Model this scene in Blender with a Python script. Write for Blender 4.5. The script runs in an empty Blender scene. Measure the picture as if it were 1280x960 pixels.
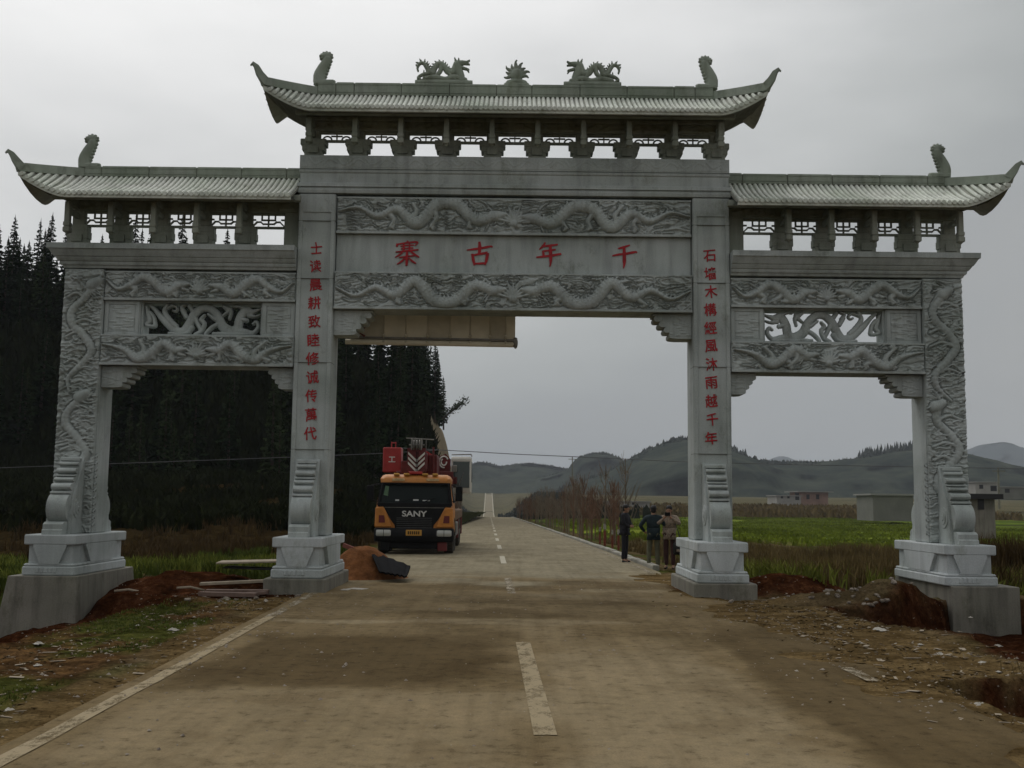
import bpy, bmesh, math, random
import numpy as np
from math import sin, cos, pi, radians, atan, tan, sqrt, hypot
from mathutils import Matrix, Vector
random.seed(7); RNG = np.random.default_rng(11)
SC = bpy.context.scene
COL = SC.collection

# ------------------------------------------------------------------ camera
FPX, CAMH, PITCH, ROLL, SHIFT = 1300.0, 1.7, atan(8e-5*1300), 0.0115, 10.0
cam = bpy.data.cameras.new('camera'); camo = bpy.data.objects.new('camera', cam); COL.objects.link(camo)
cam.sensor_width = 36; cam.lens = FPX/1280*36; cam.shift_y = SHIFT/1280
cam.clip_start = 0.1; cam.clip_end = 20000
camo.matrix_world = Matrix.Translation((0, 0, CAMH)) @ Matrix.Rotation(pi/2+PITCH, 4, 'X') @ Matrix.Rotation(ROLL, 4, 'Z')
SC.camera = camo
CM = np.array(camo.matrix_world.to_3x3())
def _ray(x, y): return CM @ np.array([(x-640)/FPX, -(y-490)/FPX, -1.0])
def atY(x, y, Y):
    d = _ray(x, y); return d[0]*Y/d[1], CAMH + d[2]*Y/d[1]
def atZ(x, y, Z=0.0):
    d = _ray(x, y); k = (Z-CAMH)/d[2]; return d[0]*k, d[1]*k

# ------------------------------------------------------------------ light, sky, exposure
SUN_EL, SUN_AZ = radians(58), radians(-38)          # behind the gate, high on the left
world = bpy.data.worlds.new('World'); SC.world = world; world.use_nodes = True
nt = world.node_tree; N = nt.nodes; L = nt.links; N.clear()
out = N.new('ShaderNodeOutputWorld'); bg = N.new('ShaderNodeBackground'); L.new(bg.outputs[0], out.inputs[0])
bg.inputs[1].default_value = 0.1
sky = N.new('ShaderNodeTexSky'); sky.sky_type = 'NISHITA'; sky.sun_disc = False
sky.sun_elevation = SUN_EL; sky.sun_rotation = SUN_AZ; sky.dust_density = 6; sky.air_density = 1.5
hs = N.new('ShaderNodeHueSaturation'); hs.inputs['Saturation'].default_value = 0.25; L.new(sky.outputs[0], hs.inputs['Color'])
geo = N.new('ShaderNodeTexCoord')
sund = (sin(SUN_AZ)*cos(SUN_EL), cos(SUN_AZ)*cos(SUN_EL), sin(SUN_EL))
dot = N.new('ShaderNodeVectorMath'); dot.operation = 'DOT_PRODUCT'; dot.inputs[1].default_value = sund
L.new(geo.outputs['Generated'], dot.inputs[0])
nz = N.new('ShaderNodeTexNoise'); nz.inputs['Scale'].default_value = 2.1; nz.inputs['Detail'].default_value = 6; nz.inputs['Roughness'].default_value = .5
mp = N.new('ShaderNodeMapping'); mp.inputs['Scale'].default_value = (1, 1, 3.0); L.new(geo.outputs['Generated'], mp.inputs[0]); L.new(mp.outputs[0], nz.inputs[0])
ad = N.new('ShaderNodeMath'); ad.operation = 'MULTIPLY_ADD'; ad.inputs[1].default_value = 0.42; L.new(nz.outputs[0], ad.inputs[0])
L.new(dot.outputs['Value'], ad.inputs[2])
cr = N.new('ShaderNodeValToRGB'); e = cr.color_ramp; e.interpolation = 'B_SPLINE'
e.elements[0].position = 0.0; e.elements[0].color = (.50, .50, .49, 1)
e.elements[1].position = 1.0; e.elements[1].color = (1.15, 1.15, 1.14, 1)
for p, c in ((.30, (.40, .405, .40, 1)), (.40, (.35, .365, .375, 1)), (.49, (.41, .43, .425, 1)), (.60, (.56, .575, .575, 1)), (.70, (.78, .785, .785, 1)), (.82, (.92, .92, .915, 1))):
    q = e.elements.new(p); q.color = c
dv = N.new('ShaderNodeMath'); dv.operation = 'SUBTRACT'; dv.inputs[1].default_value = .230; L.new(ad.outputs[0], dv.inputs[0]); L.new(dv.outputs[0], cr.inputs[0])
sc = N.new('ShaderNodeVectorMath'); sc.operation = 'SCALE'; sc.inputs['Scale'].default_value = 10.3; L.new(cr.outputs[0], sc.inputs[0])
mx = N.new('ShaderNodeMix'); mx.data_type = 'RGBA'; mx.inputs[0].default_value = 0.07
L.new(sc.outputs[0], mx.inputs[6]); L.new(hs.outputs[0], mx.inputs[7]); L.new(mx.outputs[2], bg.inputs[0])
sl = bpy.data.lights.new('sun', 'SUN'); sl.energy = 0.7; sl.angle = radians(40); sl.color = (1, .96, .9)
so = bpy.data.objects.new('sun', sl); COL.objects.link(so)
so.rotation_euler = Vector(sund).to_track_quat('Z', 'Y').to_euler()
SC.view_settings.view_transform = 'Standard'; SC.view_settings.look = 'None'
SC.view_settings.exposure = 0.0; SC.view_settings.gamma = 1.0
SC.render.engine = 'CYCLES'; SC.cycles.use_denoising = True
SC.cycles.max_bounces = 5; SC.cycles.diffuse_bounces = 3; SC.cycles.volume_bounces = 0; SC.cycles.transparent_max_bounces = 12

# ------------------------------------------------------------------ helpers
def setp(o, label=None, cat=None, group=None, kind=None):
    if label: o['label'] = label
    if cat: o['category'] = cat
    if group: o['group'] = group
    if kind: o['kind'] = kind
    return o
ORG = {}
def empty(name, loc, label, cat, group=None):
    o = bpy.data.objects.new(name, None); COL.objects.link(o); o.location = loc; ORG[o.name] = Vector(loc)
    o.empty_display_size = .2
    return setp(o, label, cat, group)
def link(name, me, parent=None, loc=(0, 0, 0)):
    """loc is absolute; parent offset is subtracted"""
    o = bpy.data.objects.new(name, me); COL.objects.link(o); ORG[o.name] = Vector(loc)
    if parent is not None:
        o.parent = parent; o.location = Vector(loc) - ORG[parent.name]
    else: o.location = loc
    return o
def mesh_np(name, V, F, mat=None, smooth=False, mi=None):
    """V (n,3) F list or (m,k) array"""
    me = bpy.data.meshes.new(name)
    V = np.asarray(V, dtype=np.float32)
    if isinstance(F, np.ndarray):
        k = F.shape[1]; m = F.shape[0]
        me.vertices.add(len(V)); me.vertices.foreach_set('co', V.ravel())
        me.loops.add(m*k); me.loops.foreach_set('vertex_index', F.astype(np.int32).ravel())
        me.polygons.add(m); me.polygons.foreach_set('loop_start', np.arange(0, m*k, k, dtype=np.int32))
        try: me.polygons.foreach_set('loop_total', np.full(m, k, dtype=np.int32))
        except Exception: pass
        me.update(calc_edges=True)
    else:
        me.from_pydata(V.tolist(), [], F); me.update()
    if mat is not None:
        for q in (mat if isinstance(mat, (list, tuple)) else [mat]): me.materials.append(q)
    if mi is not None: me.polygons.foreach_set('material_index', np.asarray(mi, dtype=np.int32))
    me.polygons.foreach_set('use_smooth', np.full(len(me.polygons), bool(smooth)))
    return me
class MB:
    def __init__(s): s.v = []; s.f = []; s.n = 0; s.mi = []; s.m = 0
    def add(s, V, F):
        s.v += [tuple(p) for p in V]; s.f += [tuple(i+s.n for i in f) for f in F]; s.mi += [s.m]*len(F); s.n += len(V); return s
    def box(s, x0, x1, y0, y1, z0, z1):
        if x0 > x1: x0, x1 = x1, x0
        if y0 > y1: y0, y1 = y1, y0
        V = [(x0,y0,z0),(x1,y0,z0),(x1,y1,z0),(x0,y1,z0),(x0,y0,z1),(x1,y0,z1),(x1,y1,z1),(x0,y1,z1)]
        return s.add(V, [(0,3,2,1),(4,5,6,7),(0,1,5,4),(1,2,6,5),(2,3,7,6),(3,0,4,7)])
    def cbox(s, x0, x1, y0, y1, z0, z1, c=.015):
        """box with chamfered vertical edges and chamfered top/bottom"""
        if x0 > x1: x0, x1 = x1, x0
        if y0 > y1: y0, y1 = y1, y0
        def ring(i, z): return [(x0+c+i,y0+i,z),(x1-c-i,y0+i,z),(x1-i,y0+c+i,z),(x1-i,y1-c-i,z),(x1-c-i,y1-i,z),(x0+c+i,y1-i,z),(x0+i,y1-c-i,z),(x0+i,y0+c+i,z)]
        V = ring(c*.7, z0)+ring(0, z0+c)+ring(0, z1-c)+ring(c*.7, z1); F = [tuple(range(7,-1,-1)), tuple(range(24,32))]
        for k in range(3):
            for i in range(8):
                j = (i+1) % 8; F.append((k*8+i, k*8+j, k*8+8+j, k*8+8+i))
        return s.add(V, F)
    def prism(s, poly, a0, a1, axis='x'):
        """poly: 2D points; axis x: poly=(y,z); axis y: poly=(x,z); axis z: poly=(x,y)"""
        f = {'x': lambda p, a: (a, p[0], p[1]), 'y': lambda p, a: (p[0], a, p[1]), 'z': lambda p, a: (p[0], p[1], a)}[axis]
        n = len(poly); V = [f(p, a0) for p in poly]+[f(p, a1) for p in poly]
        F = [tuple(range(n-1,-1,-1)), tuple(range(n, 2*n))]+[(i, (i+1) % n, n+(i+1) % n, n+i) for i in range(n)]
        return s.add(V, F)
    def tube(s, pts, r, n=8, flat=None, cap=True):
        pts = [Vector(p) for p in pts]; V = []; F = []; m = len(pts)
        up = None
        for i, p in enumerate(pts):
            t = (pts[min(i+1, m-1)]-pts[max(i-1, 0)]);
            if t.length < 1e-9: t = Vector((0, 0, 1))
            t.normalize()
            if up is None:
                up = Vector((0, 0, 1)) if abs(t.z) < .9 else Vector((0, 1, 0))
            a = t.cross(up); 
            if a.length < 1e-6: a = t.cross(Vector((1, 0, 0)))
            a.normalize(); b = a.cross(t)
            rr = r[i] if hasattr(r, '__len__') else r
            for k in range(n):
                th = 2*pi*k/n; V.append(p+a*rr*cos(th)+b*rr*sin(th)*(flat or 1))
        for i in range(m-1):
            for k in range(n):
                k2 = (k+1) % n; F.append((i*n+k, i*n+k2, (i+1)*n+k2, (i+1)*n+k))
        if cap: F += [tuple(range(n-1,-1,-1)), tuple(range((m-1)*n, m*n))]
        return s.add(V, F)
    def ball(s, c, r, nu=12, nv=8):
        rx, ry, rz = r if hasattr(r, '__len__') else (r, r, r); V = [(c[0], c[1], c[2]-rz)]; F = []
        for j in range(1, nv):
            ph = -pi/2+pi*j/nv
            for i in range(nu):
                th = 2*pi*i/nu; V.append((c[0]+rx*cos(ph)*cos(th), c[1]+ry*cos(ph)*sin(th), c[2]+rz*sin(ph)))
        V.append((c[0], c[1], c[2]+rz)); top = len(V)-1
        for i in range(nu):
            i2 = (i+1) % nu; F.append((0, 1+i2, 1+i)); F.append((top, top-nu+i, top-nu+i2))
            for j in range(nv-2): F.append((1+j*nu+i, 1+j*nu+i2, 1+(j+1)*nu+i2, 1+(j+1)*nu+i))
        return s.add(V, F)
    def rings(s, R, closed=True):
        n = len(R[0]); V = [p for r in R for p in r]; F = []
        for k in range(len(R)-1):
            for i in range(n):
                j = (i+1) % n; F.append((k*n+i, k*n+j, (k+1)*n+j, (k+1)*n+i))
        if closed: F += [tuple(range(n-1,-1,-1)), tuple(range((len(R)-1)*n, len(R)*n))]
        return s.add(V, F)
    def build(s, name, mat, parent=None, smooth=False, bevel=0, local=False, label=None, kind=None):
        V = np.array(s.v, dtype=float)
        c = np.zeros(3) if local else np.array([(V[:,0].min()+V[:,0].max())/2, (V[:,1].min()+V[:,1].max())/2, V[:,2].min()])
        if local and parent is not None: c = np.zeros(3)
        me = mesh_np(name, V-c, s.f, mat, False, s.mi if isinstance(mat, (list, tuple)) else None)
        bm = bmesh.new(); bm.from_mesh(me); bmesh.ops.recalc_face_normals(bm, faces=bm.faces); bm.to_mesh(me); bm.free()
        me.polygons.foreach_set('use_smooth', np.full(len(me.polygons), bool(smooth)))
        if smooth and smooth != 'all':
            me.set_sharp_from_angle(angle=radians(38))
        if local and parent is not None:
            o = bpy.data.objects.new(name, me); COL.objects.link(o); o.parent = parent; ORG[o.name] = Vector((0, 0, 0))
        else: o = link(name, me, parent, tuple(c))
        if bevel:
            m = o.modifiers.new('bevel', 'BEVEL'); m.width = bevel; m.segments = 2; m.limit_method = 'ANGLE'
        if label: o['label'] = label
        if kind: o['kind'] = kind
        return o
def dup(o, parent=None, loc=None, rz=None, scale=None, label=None, skip_label=False):
    c = o.copy(); COL.objects.link(c)
    if parent is not None: c.parent = parent
    ORG[c.name] = ORG.get(o.name, Vector((0, 0, 0)))
    if loc is not None: c.location = loc
    if rz is not None: c.rotation_euler = (0, 0, rz)
    if scale is not None: c.scale = scale if hasattr(scale, '__len__') else (scale,)*3
    if label: c['label'] = label
    for ch in o.children: dup(ch, c)
    return c

# ------------------------------------------------------------------ noise
def vnoise(x, y, seed=0):
    r = np.random.default_rng(seed); T = r.random((256, 256))
    xi = np.floor(x).astype(int); yi = np.floor(y).astype(int); fx = x-xi; fy = y-yi
    fx = fx*fx*(3-2*fx); fy = fy*fy*(3-2*fy)
    a = T[xi % 256, yi % 256]; b = T[(xi+1) % 256, yi % 256]; c = T[xi % 256, (yi+1) % 256]; d = T[(xi+1) % 256, (yi+1) % 256]
    return (a*(1-fx)+b*fx)*(1-fy)+(c*(1-fx)+d*fx)*fy
def fbm(x, y, seed=0, o=4, g=.5):
    s = 0; a = 1; t = 0
    for k in range(o): s = s+a*vnoise(x*2**k, y*2**k, seed+k); t += a; a *= g
    return s/t

# ------------------------------------------------------------------ materials
def nmat(name, rough=.8, spec=.3):
    m = bpy.data.materials.new(name); m.use_nodes = True; t = m.node_tree; b = t.nodes['Principled BSDF']
    b.inputs['Roughness'].default_value = rough; b.inputs['Specular IOR Level'].default_value = spec
    return m, t, b
def rgb(c): return (c[0], c[1], c[2], 1)
def noise_node(t, scale, detail=5, rough=.6, coord='Object', stretch=None):
    tc = t.nodes.new('ShaderNodeTexCoord'); n = t.nodes.new('ShaderNodeTexNoise')
    n.inputs['Scale'].default_value = scale; n.inputs['Detail'].default_value = detail; n.inputs['Roughness'].default_value = rough
    if coord == 'World':
        g = t.nodes.new('ShaderNodeNewGeometry'); src = g.outputs['Position']
    else: src = tc.outputs[coord]
    if stretch:
        mpn = t.nodes.new('ShaderNodeMapping'); mpn.inputs['Scale'].default_value = stretch; t.links.new(src, mpn.inputs[0]); src = mpn.outputs[0]
    t.links.new(src, n.inputs['Vector']); return n
def ramp(t, src, stops):
    r = t.nodes.new('ShaderNodeValToRGB'); e = r.color_ramp
    e.elements[0].position = stops[0][0]; e.elements[0].color = rgb(stops[0][1])
    e.elements[1].position = stops[-1][0]; e.elements[1].color = rgb(stops[-1][1])
    for p, c in stops[1:-1]:
        q = e.elements.new(p); q.color = rgb(c)
    t.links.new(src, r.inputs[0]); return r
def mixc(t, fac, a, b, mode='MIX'):
    m = t.nodes.new('ShaderNodeMix'); m.data_type = 'RGBA'; m.blend_type = mode
    for s, k in ((fac, 0), (a, 6), (b, 7)):
        if hasattr(s, 'is_linked') or isinstance(s, bpy.types.NodeSocket): t.links.new(s, m.inputs[k])
        else: m.inputs[k].default_value = s if k == 0 else rgb(s)
    return m.outputs[2]
def bump(t, b, src, strength=.3, dist=.01):
    n = t.nodes.new('ShaderNodeBump'); n.inputs['Strength'].default_value = strength; n.inputs['Distance'].default_value = dist
    t.links.new(src, n.inputs['Height']); t.links.new(n.outputs[0], b.inputs['Normal'])
def simple(name, col, rough=.6, var=.15, scale=3, spec=.3, metal=0, bumpd=0, coat=0):
    m, t, b = nmat(name, rough, spec); b.inputs['Metallic'].default_value = metal; b.inputs['Coat Weight'].default_value = coat
    n = noise_node(t, scale, coord='World'); lo = [c*(1-var) for c in col]; hi = [min(1, c*(1+var)) for c in col]
    r = ramp(t, n.outputs[0], [(.3, lo), (.7, hi)]); t.links.new(r.outputs[0], b.inputs['Base Color'])
    if bumpd: bump(t, b, n.outputs[0], .5, bumpd)
    return m
def stone_mat(name, base, green=.25, streak=.3, bumpd=.004):
    m, t, b = nmat(name, .85, .25)
    n1 = noise_node(t, 1.1, 5, coord='World'); n2 = noise_node(t, 60, 4, .7, coord='World')
    n3 = noise_node(t, 1.0, 4, .6, coord='World', stretch=(5, 5, .5))
    g = [base[0]*.86, base[1]*.94, base[2]*.84]
    c = ramp(t, n1.outputs[0], [(.35, base), (.65, [base[i]*(1-green)+g[i]*green for i in range(3)])]).outputs[0]
    f = ramp(t, n3.outputs[0], [(.45, (0, 0, 0)), (.75, (1, 1, 1))]).outputs[0]
    c = mixc(t, f, c, mixc(t, 1.0, c, [1-streak]*3, 'MULTIPLY'))
    n4 = noise_node(t, .55, 3, .5, coord='World', stretch=(1, 1, 1.6)); pt = ramp(t, n4.outputs[0], [(.34, (.76, .78, .76)), (.5, (1, 1, 1)), (.66, (1.16, 1.16, 1.17))]).outputs[0]; c = mixc(t, 1.0, c, pt, 'MULTIPLY')
    n6 = noise_node(t, 2.6, 7, .75, coord='World', stretch=(1, 1, .6)); bl = ramp(t, n6.outputs[0], [(.54, (1, 1, 1)), (.7, (.64, .64, .58))]).outputs[0]; c = mixc(t, 1.0, c, bl, 'MULTIPLY')
    sp = ramp(t, n2.outputs[0], [(.3, (.82, .82, .82)), (.7, (1.14, 1.14, 1.14))]).outputs[0]
    c = mixc(t, 1.0, c, sp, 'MULTIPLY')
    t.links.new(c, b.inputs['Base Color']); bump(t, b, n2.outputs[0], .5, bumpd); return m
M_STONE = stone_mat('grey_stone', (.395, .425, .42))
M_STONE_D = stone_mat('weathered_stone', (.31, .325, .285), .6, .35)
M_STONE_L = stone_mat('pale_stone', (.47, .50, .51), .2, .18)
M_TILE = stone_mat('tile_stone', (.66, .675, .625), .5, .3)
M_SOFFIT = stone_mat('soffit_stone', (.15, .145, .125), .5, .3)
M_RIDGE = stone_mat('ridge_stone', (.29, .315, .275), .7, .3)
M_CONC = stone_mat('cast_concrete', (.22, .205, .175), .4, .45, .006)
M_RED = simple('red_paint', (.33, .010, .016), .5, .25, 8)

# ------------------------------------------------------------------ carved heightfields
def resample(pts, step):
    pts = np.array(pts, float); d = np.r_[0, np.cumsum(np.hypot(*np.diff(pts, axis=0).T))]
    # catmull-rom via dense parameter
    n = len(pts); out = []
    P = np.vstack([2*pts[0]-pts[1], pts, 2*pts[-1]-pts[-2]])
    for i in range(n-1):
        p0, p1, p2, p3 = P[i], P[i+1], P[i+2], P[i+3]; k = max(2, int(np.hypot(*(p2-p1))/step))
        t = np.linspace(0, 1, k, endpoint=False)[:, None]
        out.append(.5*((2*p1)+(-p0+p2)*t+(2*p0-5*p1+4*p2-p3)*t*t+(-p0+3*p1-3*p2+p3)*t**3))
    out.append(pts[-1:]); return np.vstack(out)
class HF:
    def __init__(s, W, H, res):
        s.W, s.H = W, H; s.nx = int(W/res)+1; s.ny = int(H/res)+1
        s.x = np.linspace(0, W, s.nx); s.y = np.linspace(0, H, s.ny); s.a = np.zeros((s.nx, s.ny)); s.X, s.Y = np.meshgrid(s.x, s.y, indexing='ij')
    def stamp(s, pts, r, amp, base=None, scales=0, mirror=False):
        P = resample(pts, .012) if len(pts) > 1 else np.array(pts, float)
        if mirror: P = P*[-1, 1]+[s.W, 0]
        n = len(P); R = np.interp(np.linspace(0, 1, n), np.linspace(0, 1, len(r)), r) if hasattr(r, '__len__') else np.full(n, r)
        A = np.interp(np.linspace(0, 1, n), np.linspace(0, 1, len(amp)), amp) if hasattr(amp, '__len__') else np.full(n, amp)
        dx = s.x[1]-s.x[0]; dy = s.y[1]-s.y[0]
        for k in range(n):
            px, py = P[k]; rr = R[k]; i0 = max(0, int((px-rr)/dx)); i1 = min(s.nx, int((px+rr)/dx)+2); j0 = max(0, int((py-rr)/dy)); j1 = min(s.ny, int((py+rr)/dy)+2)
            if i0 >= i1 or j0 >= j1: continue
            d2 = ((s.X[i0:i1, j0:j1]-px)**2+(s.Y[i0:i1, j0:j1]-py)**2)/rr**2
            am = A[k]*(1+(scales*sin(k*.9) if scales else 0))
            h = am*np.sqrt(np.clip(1-d2, 0, 1)); h[d2 < 1] += (base or 0)
            s.a[i0:i1, j0:j1] = np.maximum(s.a[i0:i1, j0:j1], h)
    def undercut(s, base, w=4, floor=-.004):
        """clear a narrow trench round everything stamped above the ground carving"""
        m = s.a > base+1e-5; d = m.copy()
        for _ in range(w):
            e = d.copy(); e[1:] |= d[:-1]; e[:-1] |= d[1:]; e[:, 1:] |= d[:, :-1]; e[:, :-1] |= d[:, 1:]; d = e
        s.a[d & ~m] = floor
    def panel(s, name, mat, parent, x0, yf, z0, back=.02):
        """front face at y=yf-h; grid border tucked back into the block behind"""
        h = s.a.copy(); h[0, :] = h[-1, :] = -back; h[:, 0] = h[:, -1] = -back
        V = np.stack([s.X.ravel(), -h.ravel(), s.Y.ravel()], 1)
        I = np.arange(s.nx*s.ny).reshape(s.nx, s.ny)
        F = np.stack([I[:-1, :-1].ravel(), I[1:, :-1].ravel(), I[1:, 1:].ravel(), I[:-1, 1:].ravel()], 1)
        return link(name, mesh_np(name, V, F, mat, True), parent, (x0, yf, z0))
    def solid(s, name, mat, parent, x0, yc, z0, eps=1e-4, base=0.0, label=None, flip=False):
        """two-sided pierced carving: thickness from the height map"""
        m = s.a > eps; cell = m[:-1, :-1] | m[1:, :-1] | m[1:, 1:] | m[:-1, 1:]
        I = np.arange(s.nx*s.ny).reshape(s.nx, s.ny); n = s.nx*s.ny
        q = np.stack([I[:-1, :-1][cell], I[1:, :-1][cell], I[1:, 1:][cell], I[:-1, 1:][cell]], 1)
        F = [q, (q+n)[:, ::-1]]
        # boundary walls
        cp = np.zeros((s.nx+1, s.ny+1), bool); cp[1:-1, 1:-1] = cell
        ii, jj = np.nonzero(cell)
        for di, dj, a, b in ((0, -1, (0, 0), (1, 0)), (1, 0, (1, 0), (1, 1)), (0, 1, (1, 1), (0, 1)), (-1, 0, (0, 1), (0, 0))):
            e = ~cp[ii+1+di, jj+1+dj]; i2 = ii[e]; j2 = jj[e]
            A = I[i2+a[0], j2+a[1]]; B = I[i2+b[0], j2+b[1]]
            F.append(np.stack([B, A, A+n, B+n], 1))
        F = np.vstack(F); h = s.a+base
        X = s.X.copy()
        if flip: X = s.W-X
        V = np.vstack([np.stack([X.ravel(), -h.ravel(), s.Y.ravel()], 1), np.stack([X.ravel(), h.ravel(), s.Y.ravel()], 1)])
        if flip: F = F[:, ::-1]
        u, inv = np.unique(F, return_inverse=True); F = inv.reshape(F.shape); V = V[u]
        me = mesh_np(name, V, F.astype(np.int32), mat, True)
        if base: me.set_sharp_from_angle(angle=radians(50))
        o = link(name, me, parent, (x0, yc, z0))
        if label: o['label'] = label
        return o
def carve_clouds(h, seed, amp=.045, f=3.8):
    X, Y = h.X, h.Y
    w = fbm(X*2.2, Y*3, seed, 3)
    n = fbm(X*f*.45+w*1.5, Y*f*1.5+w*1.2, seed+5, 3)
    l = np.abs(((n*7) % 1)-.5)*2
    a = amp*(1-l**1.6)+.5*amp*fbm(X*20, Y*24, seed+9, 2)
    h.a = np.maximum(h.a, a)
def claw(h, x, y, ang, s=1, mirror=False, amp=.05):
    for k in range(4):
        a = ang+(k-1.5)*.42; h.stamp([(x, y), (x+.06*s*cos(a), y+.06*s*sin(a)), (x+.1*s*cos(a+.3), y+.1*s*sin(a+.3))], [.018*s, .016*s, .005*s], amp, mirror=mirror)
def dragon_frieze(W, H, seed, res=.0125):
    h = HF(W, H, res); r = random.Random(seed); carve_clouds(h, seed)
    k = W/6.9 if W > 5 else W/3.7; ground = h.a.copy()
    half = W/2; big = W > 5
    for mir in (False, True):
        ph = r.uniform(-.05, .05)
        xs = np.linspace(.03, half-.42*(.9 if big else 1), 9 if big else 7)
        if big: ys = [.55, .66, .42, .62, .22, .76, .80, .34, .46]
        else: ys = [.7, .35, .5, .8, .62, .25, .5]
        if seed % 2: ys = [ys[0]]+[.98-y for y in ys[1:-1]]+[.5]
        pts = [(x, H*(y+ph)) for x, y in zip(xs, ys)]
        R = [.025, .05, .08, .11, .13, .14, .14, .125, .11]
        for dy, am in ((0, .115),): h.stamp(pts, [q*(H/.74)*1.0 for q in R], am, scales=.03, mirror=mir)
        P_ = resample(pts, .012); Rr = np.interp(np.linspace(0, 1, len(P_)), np.linspace(0, 1, len(R)), R)*(H/.74)
        for i in range(8, len(P_)-2, 5):          # overlapping scales, belly side plain
            t = P_[i+1]-P_[i-1]; t = t/(np.hypot(*t)+1e-9); nrm = np.array([-t[1], t[0]])
            for q in (-.25, .15, .55):
                c_ = P_[i]+nrm*Rr[i]*(q+(.2 if (i//5) % 2 else 0)); h.stamp([tuple(c_)], Rr[i]*.22, .02, base=.115*sqrt(max(0, 1-q*q))-.012, mirror=mir)
        # back fin line
        P = resample(pts, .05)
        for i in range(6, len(P)-1, 2):
            t = P[i]-P[i-1]; t = t/np.hypot(*t); nrm = np.array([-t[1], t[0]]); q = P[i]+nrm*np.interp(i/len(P), np.linspace(0, 1, len(R)), R)*(H/.74)
            h.stamp([tuple(q), tuple(q+nrm*.05-t*.03)], [.028, .008], .07, mirror=mir)
        # head and mane
        hx, hy = pts[-1]; h.stamp([(hx-.04, hy), (hx+.1, hy+.02), (hx+.22, hy+.03)], [.13*H/.74, .1*H/.74, .05*H/.74], .1, mirror=mir)
        h.stamp([(hx+.08, hy-.06), (hx+.2, hy-.09)], [.05, .03], .07, mirror=mir)
        for q in range(7):
            a = pi-.9+q*.3; l = r.uniform(.3, .6)*H/.74
            h.stamp([(hx, hy), (hx+l*.5*cos(a), hy+l*.5*sin(a)+.02), (hx+l*cos(a+.15), hy+l*sin(a+.15))], [.03, .025, .008], .06, mirror=mir)
        # legs
        for f_, dirn in ((.3, -1), (.45, 1), (.62, -1), (.8, -1)):
            i = int(len(P)*f_); x, y = P[i]; x2 = x+r.uniform(-.25, .25); y2 = H*(.16 if dirn < 0 else .84)
            h.stamp([(x, y), ((x+x2)/2+.1, (y+y2)/2), (x2, y2)], [.08, .055, .035], .09, mirror=mir); claw(h, x2, y2, r.uniform(-.5, .5), 1.25, mir, .08)
        for q in range(int(60*half/3.4)):
            x = r.uniform(.1, half-.1); y = r.uniform(.08, .92)*H; a = r.uniform(-.5, .5); l = r.uniform(.1, .38)
            h.stamp([(x, y), (x+l*.5, y+.06*sin(a*9)), (x+l, y+l*a*.5)], [.008, .02, .007], .062, mirror=mir)
    h.undercut(ground, 2)
    # centre flower / pearl
    c = half
    for q in range(9):
        a = pi/2+(q-4)*.33; l = H*.44*(1 if q % 2 else .85)
        h.stamp([(c, H*.3), (c+l*.6*cos(a), H*.3+l*.6*sin(a)), (c+l*1.15*cos(a), H*.3+l*1.15*sin(a))], [.03, .04, .01], .085)
    h.stamp([(c, H*.3)], .1*H/.74, .11)
    return h
# ================================================================== THE GATE
YC, YB, YP = 19.95, 20.65, 19.05         # column front, column back, pedestal front
YR = 20.3                                 # centre line
gate = empty('memorial_archway', (0, YR, 0), 'tall grey carved stone archway with three tiled roofs spanning the road', 'archway')

def text_char(ch, size, parent, mat, x, y, z, shear=.10, off=.0035, depth=.014):
    cu = bpy.data.curves.new('c', 'FONT'); cu.body = ch; cu.size = size; cu.offset = off*size/.3; cu.extrude = depth/2; cu.shear = 0; cu.resolution_u = 3
    o = bpy.data.objects.new('c', cu); COL.objects.link(o)
    dg = bpy.context.evaluated_depsgraph_get(); me = bpy.data.meshes.new_from_object(o.evaluated_get(dg))
    bpy.data.objects.remove(o); bpy.data.curves.remove(cu)
    me.name = 'carved_character'; co = np.empty(len(me.vertices)*3); me.vertices.foreach_get('co', co); co = co.reshape(-1, 3)
    c = (co.max(0)+co.min(0))/2; co = co-[c[0], c[1], 0]
    r = random.Random(ord(ch))
    # brush-like unevenness: rising strokes, a little sway
    X = co[:, 0]; Y = co[:, 1]; sz = size
    Y2 = Y+shear*X+.018*sz*np.sin(X/sz*9+r.random()*6); X2 = X*r.uniform(.86, .98)+.02*sz*np.sin(Y/sz*8+r.random()*6)-.08*Y
    V = np.stack([X2, -co[:, 2], Y2], 1); me.vertices.foreach_set('co', V.ravel().astype(np.float32)); me.update()
    me.materials.clear(); me.materials.append(mat)
    return link('carved_character', me, parent, (x, y, z))
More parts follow.
